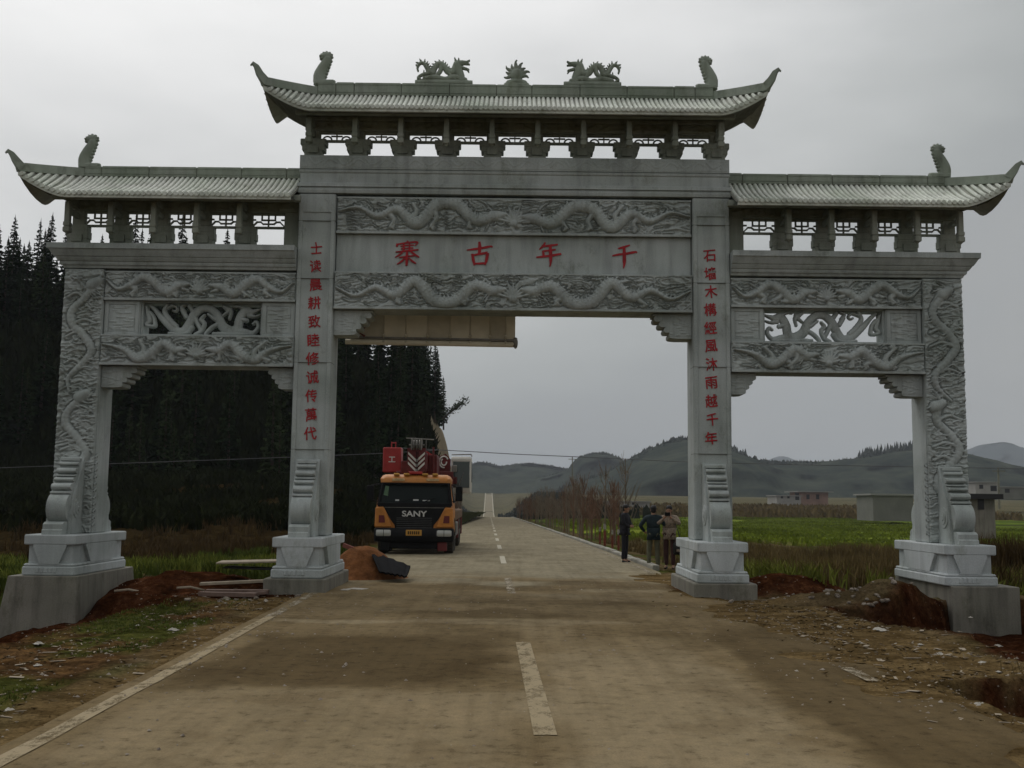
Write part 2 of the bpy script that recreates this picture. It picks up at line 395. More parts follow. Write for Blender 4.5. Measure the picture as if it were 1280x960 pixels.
def brush_char(strokes, size, parent, x, y, z):
    """strokes: list of point lists (x,y,width) on a 100 grid, y up"""
    mb = MB()
    for k, st in enumerate(strokes):
        P = resample([(p[0], p[1]) for p in st], 4); W = np.interp(np.linspace(0, 1, len(P)), np.linspace(0, 1, len(st)), [p[2] for p in st])
        Lr = []; Rr = []
        for i in range(len(P)):
            t = P[min(i+1, len(P)-1)]-P[max(i-1, 0)]; t = t/(np.hypot(*t)+1e-9); nn = np.array([-t[1], t[0]])
            # pen angle: horizontals thinner than verticals
            w = W[i]*(1.0-.25*abs(t[0]))
            Lr.append(P[i]+nn*w/2); Rr.append(P[i]-nn*w/2)
        d = -.012-.0012*k; rings = []
        for a, b in zip(Lr, Rr):
            f = lambda q: ((q[0]-50)/100*size, (q[1]-50)/100*size)
            a_, b_ = f(a), f(b); rings.append([(a_[0], d, a_[1]), (b_[0], d, b_[1]), (b_[0], .004, b_[1]), (a_[0], .004, a_[1])])
        mb.rings(rings)
    mb.v = [(v[0]+x, v[1]+y, v[2]+z) for v in mb.v]
    return mb.build('carved_character', M_RED, parent)

# ---- foundations and pedestals
def pedestal(sx, cx, w, front_z=.25):
    x0, x1 = cx-w/2, cx+w/2; y0, y1 = YP, 21.55
    m = MB(); m.cbox(x0+.07, x1-.07, y0+.07, y1-.07, .28, .95, .01)
    m.cbox(x0-.01, x1+.01, y0-.01, y1+.01, .25, .41, .02)
    m.cbox(x0+.01, x1-.01, y0+.01, y1-.01, .41, .46, .02)
    m.cbox(x0, x1, y0, y1, .80, .98, .018)
    c = w/2; tw, bw = c-.17, c-.29
    for ya, yb in ((y0+.004, y0+.09), (y1-.09, y1-.004)):
        m.prism([(cx-tw, .805), (cx-tw, .765), (cx-bw, .47), (cx-bw-.03, .455), (cx+bw+.03, .455), (cx+bw, .47), (cx+tw, .765), (cx+tw, .805)], ya, yb, 'y')
    cy = (y0+y1)/2; hl = (y1-y0)/2
    for xa, xb in ((x0+.004, x0+.09), (x1-.09, x1-.004)):
        for (a, b) in ((-hl+.5, hl-.5),):
            m.prism([(cy+a, .805), (cy+a, .765), (cy+a+.24, .47), (cy+a+.2, .455), (cy+b-.2, .455), (cy+b-.24, .47), (cy+b, .765), (cy+b, .805)], xa, xb, 'x')
    # low scroll beads on the base moulding
    for i in range(5): m.cbox(cx-.2+i*.08-.03, cx-.2+i*.08+.03, y0-.022, y0, .3, .385, .008)
    return m.build('pedestal', M_STONE_L, gate, bevel=.006)
def drum_profile(f=1):
    """(protrusion from column front, z) silhouette"""
    P = [(0, .98), (.84, .98), (.83, 1.06), (.80, 1.08), (.80, 1.17), (.76, 1.19), (.72, 1.21)]
    cy, cz, R = .44, 1.46, .28
    for k in range(13):
        a = -radians(62)+k*radians(124)/12; P.append((cy+R*cos(a), cz+R*sin(a)))
    def roll(z0, z1, base, out):
        for k in range(7):
            a = -pi/2+pi*k/6; P.append((base+out*cos(a), (z0+z1)/2+(z1-z0)/2*sin(a)))
    P += [(.50, 1.71), (.58, 1.73), (.58, 1.76), (.48, 1.775)]; roll(1.79, 1.92, .46, .10); P += [(.40, 1.93), (.42, 1.945)]; roll(1.95, 2.03, .38, .08)
    P += [(.31, 2.04), (.38, 2.055), (.38, 2.075), (.29, 2.09)]; roll(2.10, 2.21, .27, .10); P += [(.21, 2.22), (.23, 2.24)]; roll(2.25, 2.33, .20, .07); P += [(.14, 2.34), (.2, 2.35), (.2, 2.4), (0, 2.4)]
    return P
def drum_stone(cx, front=True):
    m = MB(); P = drum_profile(); Y0 = YC if front else YB; s = -1 if front else 1
    m.prism([(Y0+s*p[0], p[1]) for p in P], cx-.182, cx+.182, 'x')
    # rear plate, wider, follows the silhouette a little further in
    Q = [(0, .981), (.62, .981), (.58, 1.2), (.46, 1.7), (.30, 1.98), (.19, 2.2), (.08, 2.43), (0, 2.43)]
    m.prism([(Y0+s*p[0], p[1]) for p in Q], cx-.225, cx+.225, 'x')
    for sx in (-1, 1):   # carved discs on the two cheeks
        for R, d in ((.19, .018), (.12, .03), (.05, .042)):
            pts = [(Y0+s*(.30+R*cos(a)), 1.46+R*sin(a)) for a in np.linspace(0, 2*pi, 20, endpoint=False)]
            m.prism(pts, cx+sx*.2, cx+sx*(.225+d), 'x')
    return m.build('drum_stone', M_STONE, gate, bevel=.006, smooth=True)
CI, CO = 3.865, 8.36
for sx in (-1, 1):
    pedestal(sx, sx*3.86, .92); pedestal(sx, sx*8.35, .94)
    for cx in (sx*3.87, sx*8.36): drum_stone(cx+ (-.0)); drum_stone(cx, False)
# slabs and foundation blocks
m = MB(); m.cbox(-4.44, -3.32, 18.97, 21.7, -.3, .245, .02); m.build('foundation_slab', M_CONC, gate)
m = MB(); m.cbox(3.32, 4.46, 18.97, 21.7, -.3, .245, .02); m.build('foundation_slab', M_CONC, gate)
def battered(x0, x1, y0, y1, z0, z1, o):
    m = MB(); m.rings([[(x0-o, y0-o*.3, z0), (x1+o*.3, y0-o*.3, z0), (x1+o*.3, y1+o, z0), (x0-o, y1+o, z0)], [(x0, y0, z1), (x1, y0, z1), (x1, y1, z1), (x0, y1, z1)]])
    return m.build('foundation_block', M_CONC, gate, bevel=.015)
battered(-9.02, -7.78, 18.93, 21.75, -1.3, .246, .25)
battered(7.95, 9.16, 18.93, 21.75, -1.0, .246, .02)

# ---- columns
LC = '士读晨耕致睦修诚传萬代'; RC = '石墙木構經風沐雨越千年'
for sx in (-1, 1):
    cx = sx*CI; m = MB(); m.cbox(cx-.365, cx+.365, YC, YB, .981, 7.655, .018)
    col = m.build('column', M_STONE, gate)
    # raised border that leaves a sunk panel on the face
    m = MB(); xo, xi = .365, .275
    for a, b in ((-xo+.012, -xi), (xi, xo-.012)): m.cbox(cx+a, cx+b, YC-.022, YC+.01, 1.0, 7.64, .008)
    for z0, z1 in ((1.0, 2.46), (7.28, 7.64)): m.box(cx-xi-.004, cx+xi+.004, YC-.02, YC+.008, z0, z1)
    m.build('column_border', M_STONE, col)
    m = MB()
    for z in (2.62, 4.30, 5.95, 7.1): m.box(cx-.367, cx+.367, YC-.0235, YC+.3, z, z+.008)
    m.build('joint', M_SOFFIT, col)
    n = 11; s = LC if sx < 0 else RC
    za, zb = (6.56, 2.93) if sx < 0 else (6.50, 2.93)
    for i, ch in enumerate(s):
        z = za+(zb-za)*i/(n-1)
        text_char(ch, .265, col, M_RED, cx+random.uniform(-.012, .012)+(.01 if sx < 0 else -.02), YC-.006, z)
def outer_column(sx, seed):
    cx = sx*CO; m = MB(); m.cbox(cx-.38, cx+.38, YC+.03, YB+.04, .981, 6.105, .02); col = m.build('column', M_STONE, gate)
    W, H = .76, 5.1; h = HF(W, H, .012); r = random.Random(seed); carve_clouds(h, seed, .045, 3.4); ground = h.a.copy()
    for part in range(2):
        z0 = .5+part*2.2; pts = []
        for k in range(9):
            z = z0+k*.26; pts.append((W/2+.22*sin(k*1.25+part+seed), z))
        h.stamp(pts, [.03, .055, .08, .09, .095, .095, .09, .08, .09], .085, scales=.04)
        hx, hy = pts[-1]; h.stamp([(hx-.05, hy), (hx+.08, hy+.08)], [.13, .09], .12)
        for q in range(7):
            a = r.uniform(0, 2*pi); l = r.uniform(.15, .3); h.stamp([(hx, hy), (hx+l*.5*cos(a), hy+l*.5*sin(a)), (hx+l*cos(a+.5), hy+l*sin(a+.5))], [.03, .025, .008], .08)
        for q in (2, 4, 5, 7):
            x, y = pts[q]; x2 = W-.1 if x < W/2 else .1; h.stamp([(x, y), ((x+x2)/2, y+.1), (x2, y+.02)], [.055, .04, .03], .07); claw(h, x2, y+.02, r.uniform(0, 6), .8)
    h.undercut(ground, 2)
    for q in range(230):
        x = r.uniform(.03, W-.12); y = r.uniform(.05, H-.1); l = r.uniform(.1, .3); s_ = r.choice((-1, 1)); h.stamp([(x, y), (x+l/2, y+s_*r.uniform(.02, .09)), (x+l, y+s_*.02)], [.008, .024, .008], r.uniform(.05, .085))
    h.panel('dragon_relief', M_STONE, col, cx-W/2, YC+.0, .99, back=.0)
    # shallow carving wraps the inner cheek at the foot
    m = MB()
    for k in range(11):
        z = 1.12+k*.13; x = cx-sx*.385; m.tube([(x, YC+.02, z), (x-sx*.02, YC+.06, z+.06), (x-sx*.012, YC+.11, z+.01)], [.02, .028, .012], 6)
    m.build('cloud_scroll', M_STONE, col, smooth=True)
outer_column(-1, 3); outer_column(1, 8)

# ---- entablatures and cornices
def loft(rows, xi, xo, sx, name, mat=M_STONE, y0=YC, y1=YB, both=False):
    m = MB(); R = []
    for z, p in rows:
        a, b = (-(xo+p), xo+p) if both else ((xi, xo+p) if sx > 0 else (-(xo+p), -xi))
        R.append([(a, y0-p, z), (b, y0-p, z), (b, y1+p, z), (a, y1+p, z)])
    m.rings(R); return m.build(name, mat, gate)
ent = loft([(7.66, .0), (7.665, .03), (7.72, .045), (7.75, .045), (7.755, .015), (7.785, .015), (7.79, .055), (7.86, .05), (7.865, .015), (7.88, .0), (8.07, .0), (8.09, .02), (8.13, .025), (8.135, -.01), (8.155, -.01), (8.16, .015), (8.43, .015)], 0, 4.22, 1, 'entablature', both=True)
h = HF(8.4, .24, .0125)
h.a += .012*fbm(h.X*6, h.Y*14, 4)
for k in range(30):
    x = .15+k*.28; s = 1 if k % 2 else -1
    h.stamp([(x, .12-s*.06), (x+.12, .12+s*.05), (x+.28, .12-s*.03)], [.02, .025, .012], .016)
h.panel('scroll_band', M_STONE, ent, -4.2, YC-.017, 8.175, back=.004)
for sx in (-1, 1):
    loft([(6.105, 0), (6.11, .025), (6.16, .045), (6.165, .07), (6.2, .085), (6.23, .085), (6.235, .11), (6.29, .15), (6.31, .15), (6.315, .175), (6.37, .21), (6.44, .25), (6.445, .275), (6.55, .28)], 4.232, 8.74, sx, 'cornice')

# ---- friezes, name plaque
def frieze(x0, x1, z0, z1, seed, y=YC, res=.0125, depth=.7):
    m = MB(); m.cbox(x0, x1, y+.02, y+depth, z0, z1, .012); b = m.build('frieze_beam', M_STONE, gate)
    h = dragon_frieze(x1-x0-.03, z1-z0-.03, seed, res); h.panel('dragon_relief', M_STONE, b, x0+.015, y+.02, z0+.015, back=.004)
    m = MB(); m.cbox(x0+.004, x1-.004, y-.035, y+.03, z0-.012, z0+.035, .006); m.cbox(x0+.004, x1-.004, y-.03, y+.03, z1-.03, z1+.004, .006)
    m.build('frieze_edge', M_STONE, b); return b
frieze(-3.485, 3.485, 6.88, 7.60, 2, YC+.03)
frieze(-3.485, 3.485, 5.37, 6.09, 5, YC-.03, depth=.72)
m = MB(); m.box(-3.49, 3.49, YC+.2, YB-.1, 7.605, 7.66); m.build('upper_fillet', M_STONE_D, gate)
m = MB(); m.cbox(-3.487, 3.487, YC+.10, YB-.1, 6.095, 6.878, .012); plaque = m.build('name_plaque', M_STONE, gate)
G_ = lambda *s: list(s)
CH = {
 '千': [[(72,92,6),(50,84,12),(28,78,8)], [(6,50,7),(30,55,11),(60,59,11),(95,66,13),(97,62,5)], [(50,82,10),(51,50,13),(51,20,13),(48,2,4)]],
 '年': [[(36,96,6),(30,84,12),(14,68,5)], [(30,80,9),(56,84,11),(84,88,8)], [(28,62,8),(55,65,10),(76,69,8)], [(28,64,9),(31,40,9)], [(3,38,7),(30,41,11),(64,46,12),(97,52,10)], [(55,84,10),(57,45,13),(57,16,12),(54,2,4)]],
 '古': [[(3,64,6),(30,68,11),(62,73,11),(96,80,12),(97,75,5)], [(50,97,9),(52,75,14),(50,52,11)], [(24,50,10),(28,28,12),(33,6,8)], [(24,44,8),(55,50,11),(82,55,13)], [(82,54,12),(78,28,12),(72,8,7)], [(32,12,8),(55,13,11),(76,15,9)]],
 '寨': [[(50,99,6),(55,92,11)], [(14,88,9),(12,76,8)], [(14,85,7),(50,91,9),(90,94,10),(80,80,4)], [(26,78,6),(50,81,7),(76,83,6)], [(38,86,6),(38,60,7)], [(60,88,6),(60,62,7)], [(28,68,5),(50,70,6),(74,72,6)], [(8,55,6),(50,60,9),(94,65,7)], [(38,60,8),(24,46,8),(6,34,4)], [(60,62,7),(78,48,10),(97,36,7)], [(22,34,6),(50,38,8),(80,42,6)], [(51,56,8),(51,26,11),(50,3,8)], [(44,32,7),(30,18,8),(14,8,4)], [(58,32,6),(72,20,10),(86,12,6)]],
}
for ch, px_, py_ in (('寨', 508.5, 317), ('古', 599, 317.5), ('年', 686, 318), ('千', 780, 320)):
    x, z = atY(px_, py_, YC+.1); brush_char(CH[ch], .52, plaque, x, YC+.098, z)
for sx in (-1, 1):
    a, b = (4.235, 7.975) if sx > 0 else (-7.975, -4.235)
    frieze(a, b, 5.50, 6.06, 11+sx, YC+.03); frieze(a, b, 4.22, 4.80, 14+sx, YC-.03, depth=.72)
    m = MB(); m.box(a, b, YC+.15, YB-.1, 6.064, 6.104); m.build('upper_fillet', M_STONE_D, gate)
    for (p, q) in ((4.235, 4.90), (7.27, 7.975)):
        p, q = (p, q) if sx > 0 else (-q, -p); m = MB(); m.cbox(p, q, YC+.09, YB-.08, 4.805, 5.497, .01)
        for u, v, w_, z_ in ((p+.02, q-.02, 4.82, 4.87), (p+.02, q-.02, 5.42, 5.48)): m.box(u, v, YC+.07, YC+.1, w_, z_)
        for u, v in ((p+.02, p+.09), (q-.09, q-.02)): m.box(u, v, YC+.068, YC+.1, 4.872, 5.418)
        pan = m.build('side_panel', M_STONE, gate)
        h = HF(q-p-.2, .53, .0125); rr = random.Random(int(p*10)); h.a += .006*fbm(h.X*8, h.Y*20, 3)
        for k in range(26):
            x = rr.uniform(0, h.W-.1); y = rr.uniform(.03, .5); l = rr.uniform(.06, .2); h.stamp([(x, y), (x+l, y+rr.uniform(-.01, .01))], .012, .022)
        h.panel('landscape_relief', M_STONE, pan, p+.1, YC+.085, 4.88, back=.002)
    # pierced dragon
    W, H = 2.33, .62; h = HF(W, H, .008); T = .03
    S = lambda pts, r: h.stamp(pts, [q*.80 for q in r] if hasattr(r, '__len__') else r*.8, .05)
    def Q(*pp): return [(x/1180*W, (1-y/275)*H) for x, y in pp]
    S(Q((60,20),(110,60),(180,130),(250,190),(320,235),(400,240),(460,160),(500,90),(570,40),(650,40),(730,100),(780,190),(860,235),(930,215),(950,130),(1000,60),(1060,70)), [.03,.05,.07,.08,.09,.1,.1,.1,.09,.09,.09,.11,.12,.11,.1,.1,.09])
    S(Q((1040,70),(1100,60),(1165,40)), [.08,.05,.02]); S(Q((1040,100),(1110,105),(1165,90)), [.05,.035,.02]); S(Q((1000,40),(940,20),(890,25)), [.04,.03,.015])
    S(Q((230,10),(200,70),(260,150),(320,200)), [.04,.05,.06,.06]); S(Q((230,40),(290,20),(330,45),(310,70),(285,60)), [.03,.035,.03,.025,.02])
    S(Q((20,30),(40,90),(60,150),(30,190),(110,200),(110,150)), [.03,.05,.06,.04,.04,.03]); S(Q((60,80),(100,130),(110,200)), .04)
    S(Q((400,70),(370,30),(410,10)), [.04,.04,.03]); S(Q((420,120),(380,60)), .05)
    S(Q((500,110),(540,180),(570,240),(520,270)), [.05,.05,.05,.05]); S(Q((480,210),(440,255),(350,268),(260,262)), [.06,.05,.04,.04])
    S(Q((600,100),(570,140),(600,175),(580,240),(540,262)), [.03,.05,.05,.04,.04]); S(Q((640,90),(700,130),(730,140)), [.03,.04,.05]); S(Q((760,170),(690,200),(640,240),(620,265)), [.05,.05,.05,.04])
    S(Q((790,100),(830,60),(790,20),(860,60),(850,130)), [.03,.04,.03,.04,.03]); S(Q((900,230),(1000,240),(1090,250),(1140,200),(1120,155),(1090,170)), [.1,.08,.06,.05,.045,.03])
    S(Q((700,262),(900,262),(1090,262)), [.04,.07,.05]); S(Q((450,20),(480,60)), .05); S(Q((850,40),(830,70)), .05)
    S(Q((960,130),(1020,140)), .05)
    h.a = np.where(h.a > .012, h.a, 0)
    frame = MB(); f0, f1 = (4.902, 7.268) if sx > 0 else (-7.268, -4.902)
    for z0, z1 in ((4.806, 4.85), (5.47, 5.497)): frame.box(f0, f1, YC+.15, YC+.45, z0, z1)
    for x0, x1 in ((f0, f0+.03), (f1-.03, f1)): frame.box(x0, x1, YC+.152, YC+.448, 4.852, 5.468)
    fr = frame.build('openwork_frame', M_STONE, gate)
    h.solid('pierced_dragon', M_STONE, fr, f0+.018, YC+.26, 4.85, base=.02, flip=sx > 0)
# corbels under the beams
def corbel(xa, xb, zt, zb):
    """scalloped bracket, xa at the column, xb the tip"""
    s = 1 if xb > xa else -1; w = abs(xb-xa); hh = zt-zb; P = [(xa, zt), (xb, zt), (xb, zt-.04)]
    n = 4
    for k in range(n):
        cx = xb-s*w*.13*(k+.2)-s*w*.05; cz = zt-.04-(hh-.05)*(k+.5)/n; R = (hh-.05)/n/2
        for a in np.linspace(-pi/2, pi/2, 5): P.append((cx+s*R*.9*cos(a)*.8, cz-R*sin(a)))
    P += [(xb-s*w*.62, zb), (xa, zb)]
    m = MB(); m.prism(P, YC+.12, YB-.12, 'y'); c = m.build('scalloped_corbel', M_STONE, gate)
    x0 = min(xa, xb-s*w*.62); h = HF(w*.58, hh-.06, .012); rr = random.Random(int(abs(xa)*100)); h.a += .006*fbm(h.X*9, h.Y*12, 7)
    for k in range(12):
        x = rr.uniform(0, h.W-.1); y = rr.uniform(.02, h.H-.02); h.stamp([(x, y), (x+rr.uniform(.05, .14), y+rr.uniform(-.03, .03))], [.01, .016, .008], .02)
    h.panel('scroll_relief', M_STONE, c, (xa if s > 0 else xa-h.W)+.0, YC+.118, zb+.03, back=.004)
corbel(-3.495, -2.74, 5.355, 4.87); corbel(3.495, 2.74, 5.355, 4.87)
for sx in (-1, 1): corbel(sx*7.975, sx*7.27, 4.205, 3.79); corbel(sx*4.235, sx*4.75, 4.205, 3.79)

# ---- brackets, lattices under the eaves
def bracket_row(xs, z0, zlat, ztop, zeave, steps, dp=.2):
    proto = None
    for x in xs:
        e = bpy.data.objects.new('bracket', None)
        if proto is None:
            m = MB(); dz = zlat-z0
            for w, a, b in steps:
                m.cbox(-w, w, -dp, dp, z0+dz*a+(.001 if a else 0), z0+dz*b, .01)
            m.cbox(-.11, .11, -dp-.04, dp+.04, z0+dz*.3, z0+dz*.62, .01)
            m.cbox(-.12, .12, -dp*.7, dp*.7, z0+dz*1.051, ztop, .01)
            m2 = MB(); zb = z0+dz*.45
            m2.cbox(-.05, .05, -.62, -.5, zb+.1, zeave-.05, .01); m2.cbox(-.065, .065, -.635, -.485, zb, zb+.1, .012); m2.cbox(-.062, .062, -.632, -.488, zb+.12, zb+.2, .01)
            m2.tube([(0, -.56, zb-.04), (0, -.56, zb)], [.015, .05], 8)
            m2.cbox(-.04, .04, -.5, -.1, ztop-.06, ztop+.05, .01); m2.cbox(-.045, .045, -.47, -.1, ztop-.24, ztop-.14, .01)
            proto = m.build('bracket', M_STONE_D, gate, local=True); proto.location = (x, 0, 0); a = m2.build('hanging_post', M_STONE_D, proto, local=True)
        else: dup(proto, gate, (x, 0, 0))
def lattice(x0, x1, zb, zt, style):
    m = MB(); y0, y1 = YR-.025, YR+.025; c = (x0+x1)/2; w = (x1-x0)/2
    m.box(x0, x1, y0-.02, y1+.02, zb-.035, zb)
    m.box(x0, x1, y0-.021, y1+.021, zt, zt+.03)
    if style == 0:
        for s in (-1, 1):
            cc = c+s*w*.58; pts = [(cc+.09*cos(a), YR, zb+.085*sin(a)) for a in np.linspace(0, pi, 9)]
            m.tube(pts, .018, 6)
        m.box(c-.012, c+.012, y0, y1, zb+.001, zt-.001); m.box(c-w*.35, c+w*.35, y0+.005, y1-.005, zb+.075, zb+.1)
    else:
        hh = zt-zb; t = .014
        def bar(a, b):
            (xa, za), (xb, zz) = a, b
            d = Vector((xb-xa, 0, zz-za)).normalized(); n = Vector((-d.z, 0, d.x))*t
            A = Vector((xa, 0, za))-d*t; B = Vector((xb, 0, zz))+d*t
            dy = .02+random.uniform(0, .004)
            V = []
            for y in (YR-dy, YR+dy):
                for q in (A+n, B+n, B-n, A-n): V.append((q.x, y, q.z))
            m.add(V, [(0, 1, 2, 3), (7, 6, 5, 4), (0, 4, 5, 1), (1, 5, 6, 2), (2, 6, 7, 3), (3, 7, 4, 0)])
        for s in (-1, 1):
            P = [(c+s*w*.98, zb+hh*.08), (c+s*w*.72, zb+hh*.42), (c+s*w*.72, zb+hh*.95)]
            bar(P[0], P[1]); bar((c+s*w*.72, zb+hh*.42), (c+s*w*.5, zb+hh*.42)); bar((c+s*w*.5, zb+hh*.42), (c+s*w*.34, zb+hh*.25)); bar((c+s*w*.34, zb+hh*.25), (c, zb+hh*.25))
            bar((c+s*w*.42, zb+hh*.95), (c+s*w*.42, zb+hh*.58)); bar((c+s*w*.42, zb+hh*.58), (c, zb+hh*.58)); bar((c+s*w*.98, zb+hh*.6), (c+s*w*.84, zb+hh*.6))
        bar((c, zb), (c, zt))
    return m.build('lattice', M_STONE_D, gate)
bpy.context.view_layer.update()
XU = [-4.03+i*8.06/9 for i in range(10)]
bracket_row(XU, 8.432, 8.83, 9.12, 9.16, ((.175, 0, .45), (.225, .45, .74), (.26, .74, 1.05)), .13)
for i in range(9): lattice(XU[i]+.12, XU[i+1]-.12, 8.855, 8.99, 0)
XL = [4.4, 5.33, 6.16, 6.99, 7.82, 8.66]
for sx in (-1, 1):
    bracket_row([sx*x for x in XL[1:]], 6.552, 7.03, 7.40, 7.42, ((.195, 0, .45), (.215, .45, .78), (.20, .78, 1.04)), .1)
    m = MB(); m.cbox(min(sx*4.236, sx*4.56), max(sx*4.236, sx*4.56), YR-.1, YR+.1, 6.552, 7.4, .01); m.build('bracket', M_STONE_D, gate)
    X = [4.31]+XL[1:]
    for i in range(5):
        a, b = sorted((sx*(X[i]+(.12 if i else .27)), sx*(X[i+1]-.12))); lattice(a, b, 7.06, 7.30, 1)
def boards(x0, x1, zb, ze):
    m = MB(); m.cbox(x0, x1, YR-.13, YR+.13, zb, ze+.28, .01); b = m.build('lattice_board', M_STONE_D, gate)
    m = MB(); m.cbox(x0-.1, x1+.1, 19.62, 19.74, ze-.0, ze+.12, .01);  m.cbox(x0, x1, YR-.17, YR-.131, zb+.2, zb+.27, .008); m.build('purlin', M_STONE_D, gate)
    h = HF(x1-x0-.04, .16, .02); h.a += .02*(fbm(h.X*9, h.Y*16, 5, 3) > .5); h.panel('carved_band', M_STONE_D, b, x0+.02, YR-.133, zb+.03, back=.002)
boards(-4.2, 4.2, 9.022, 9.16)
boards(-8.85, -4.24, 7.332, 7.41); boards(4.24, 8.85, 7.332, 7.41)

# ---- roofs
M_TILE2 = stone_mat('valley_tile_stone', (.40, .40, .36), .5, .3)
YE0, YE1, ZB = 19.25, 20.86, .10
BK = (YE1-YR)/(YR-YE0)
def roof(name, xa, xb, ze, zr, zrt, hipL, hipR, rise=.41, ovh=.84, label=None):
    """eave z ze, ridge base zr, ridge top zrt, ridge from xa to xb; a hip (upturned corner) at either end"""
    flat = .06
    def hx(side): return (xb if side > 0 else xa)
    def ez(x):
        if hipR and x > xb-flat: t = min(1, (x-xb+flat)/(ovh+flat)); return ze+rise*t**1.5
        if hipL and x < xa+flat: t = min(1, (xa+flat-x)/(ovh+flat)); return ze+rise*t**1.5
        return ze
    def top(x):
        """upper end of the tile row at x on the front slope: (y, z)"""
        if hipR and x > xb: t = (x-xb)/ovh
        elif hipL and x < xa: t = (xa-x)/ovh
        else: return YR, zr
        t = min(t, 1); return YR+(YE0-YR)*t, zr-.26*t+(ze+rise+.26-zr)*t**2.2
    X0 = xa-(ovh if hipL else 0); X1 = xb+(ovh if hipR else 0)
    n = int((X1-X0)/.12); xs = np.linspace(X0, X1, n+1)
    m = MB(); th = .05
    # front and back slopes, slab with thickness, sagging slightly
    for sgn in (1, -1):
        R = []
        for x in xs:
            yt, zt = top(x); ye, z0 = YE0, ez(x)
            if abs(yt-ye) < .03: yt = ye+.03
            row = []
            for k in range(5):
                t = k/4; y = yt+(ye-yt)*t; z = zt+(z0-zt)*t-.05*sin(pi*t)*(1-abs(yt-YE0 < .3)*.5); row.append((x, y, z))
            low = [(p[0], p[1], p[2]-th) for p in row[::-1]]; full = row+low
            if sgn < 0: full = [(p[0], YR+(YR-p[1])*BK, p[2]+ZB*(YR-p[1])/(YR-YE0)) for p in full]
            R.append(full)
        m.rings(R)
    # hip ends
    for side, on in ((1, hipR), (-1, hipL)):
        if not on: continue
        xr = hx(side); xc = xr+side*ovh; R = []
        for j in range(9):
            v = j/8*2-1; av = abs(v); y = YR+((YE1-YR) if v > 0 else (YR-YE0))*v
            t = av; xt = xr+side*ovh*t; zt = zr-.26*t+(ze+rise+.26-zr)*t**2.2
            z0 = ze+.12+(rise-.12)*av**2; row = [(xt+(xc-xt)*k/3+(side*.002 if k == 0 else 0), y, zt+(z0-zt)*k/3) for k in range(4)]
            R.append(row+[(p[0], p[1], p[2]-th) for p in row[::-1]])
        m.rings(R)
    rf = m.build('roof', M_TILE2, gate, label=label)
    # tile rows on the front slope
    run = YR-YE0; sp = .094 if zr > 9 else .1; k = int((xb-xa)/sp); sp = (xb-xa)/k
    def tile_mesh(x, yt, zt, ye, z0, mb, r=.034):
        pts = [(x, yt+(ye-.02-yt)*t, zt+(z0-zt)*t-.05*sin(pi*t)*(1 if yt > 20 else .3)+.006) for t in np.linspace(0, 1, 5)]
        mb.tube(pts, r, 8); 
    first = None
    for i in range(k):
        x = xa+sp*(i+.5)
        mb = MB()
        if first is None:
            tile_mesh(0, YR, zr, YE0, ze, mb); mb.tube([(0, YE0-.035, ze), (0, YE0-.005, ze)], .042, 10)
            mb.add([(-sp/2, YE0-.012, ze+.01), (sp/2, YE0-.012, ze+.01), (sp/2*.7, YE0-.014, ze-.035), (0, YE0-.015, ze-.055), (-sp/2*.7, YE0-.014, ze-.035)], [(0, 1, 2, 3, 4)])
            first = mb.build('tile_row', M_TILE, rf, smooth=True, local=True); first.location = Vector((x, 0, 0))-ORG[rf.name]
        else:
            c = first.copy(); COL.objects.link(c); c.location = Vector((x+random.uniform(-.004, .004), 0, random.uniform(-.004, .004)))-ORG[rf.name]
    mb = MB()
    for i in range(k):
        x = xa+sp*(i+.5); P = [(x, YR+(YE1-YR)*t, zr+(ze+ZB-zr)*t-.05*sin(pi*t)+.006) for t in np.linspace(0, 1, 4)]; mb.tube(P, .034, 6)
    for side, on in ((1, hipR), (-1, hipL)):
        if not on: continue
        xr = hx(side); q = int(ovh/sp)
        for i in range(q):
            x = xr+side*sp*(i+.5); yt, zt = top(x)
            tile_mesh(x, yt, zt, YE0, ez(x), mb); mb.tube([(x, YE0-.035, ez(x)), (x, YE0-.005, ez(x))], .042, 8)
            yb_ = YR+(YR-yt)*BK; P = [(x, yb_+(YE1-yb_)*t, zt+(ez(x)+ZB-zt)*t) for t in (0, .5, 1)]; mb.tube(P, .034, 6)
        for i in range(14):
            v = (i+.5)/14*2-1; y = YR+((YE1-YR) if v > 0 else (YR-YE0))*v; t = abs(v); xt = xr+side*ovh*t; zt = zr-.26*t+(ze+rise+.26-zr)*t**2.2; z0 = ze+.12+(rise-.12)*t**2
            mb.tube([(xt, y, zt+.006), (xr+side*(ovh+.02), y, z0+.006)], .034, 6)
    mb.build('corner_tiles', M_TILE, rf, smooth=True, kind='stuff')
    # eave fascia strip
    mb = MB(); xs2 = np.linspace(X0, X1, int((X1-X0)/.1)+1)
    mb.rings([[(x, YE0-.002, ez(x)-.002), (x, YE0-.002, ez(x)-.085), (x, YE0+.05, ez(x)-.085), (x, YE0+.05, ez(x)-.002)] for x in xs2]); mb.build('eave_board', M_TILE, rf)
    # underside: flat soffit boards
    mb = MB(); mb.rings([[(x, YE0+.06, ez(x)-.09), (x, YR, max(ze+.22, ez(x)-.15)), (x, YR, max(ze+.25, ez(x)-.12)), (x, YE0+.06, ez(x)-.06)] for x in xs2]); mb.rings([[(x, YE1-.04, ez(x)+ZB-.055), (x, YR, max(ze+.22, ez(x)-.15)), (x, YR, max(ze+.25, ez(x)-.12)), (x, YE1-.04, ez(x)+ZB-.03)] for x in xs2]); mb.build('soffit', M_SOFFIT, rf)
    # ridge blocks
    return rf, top, ez
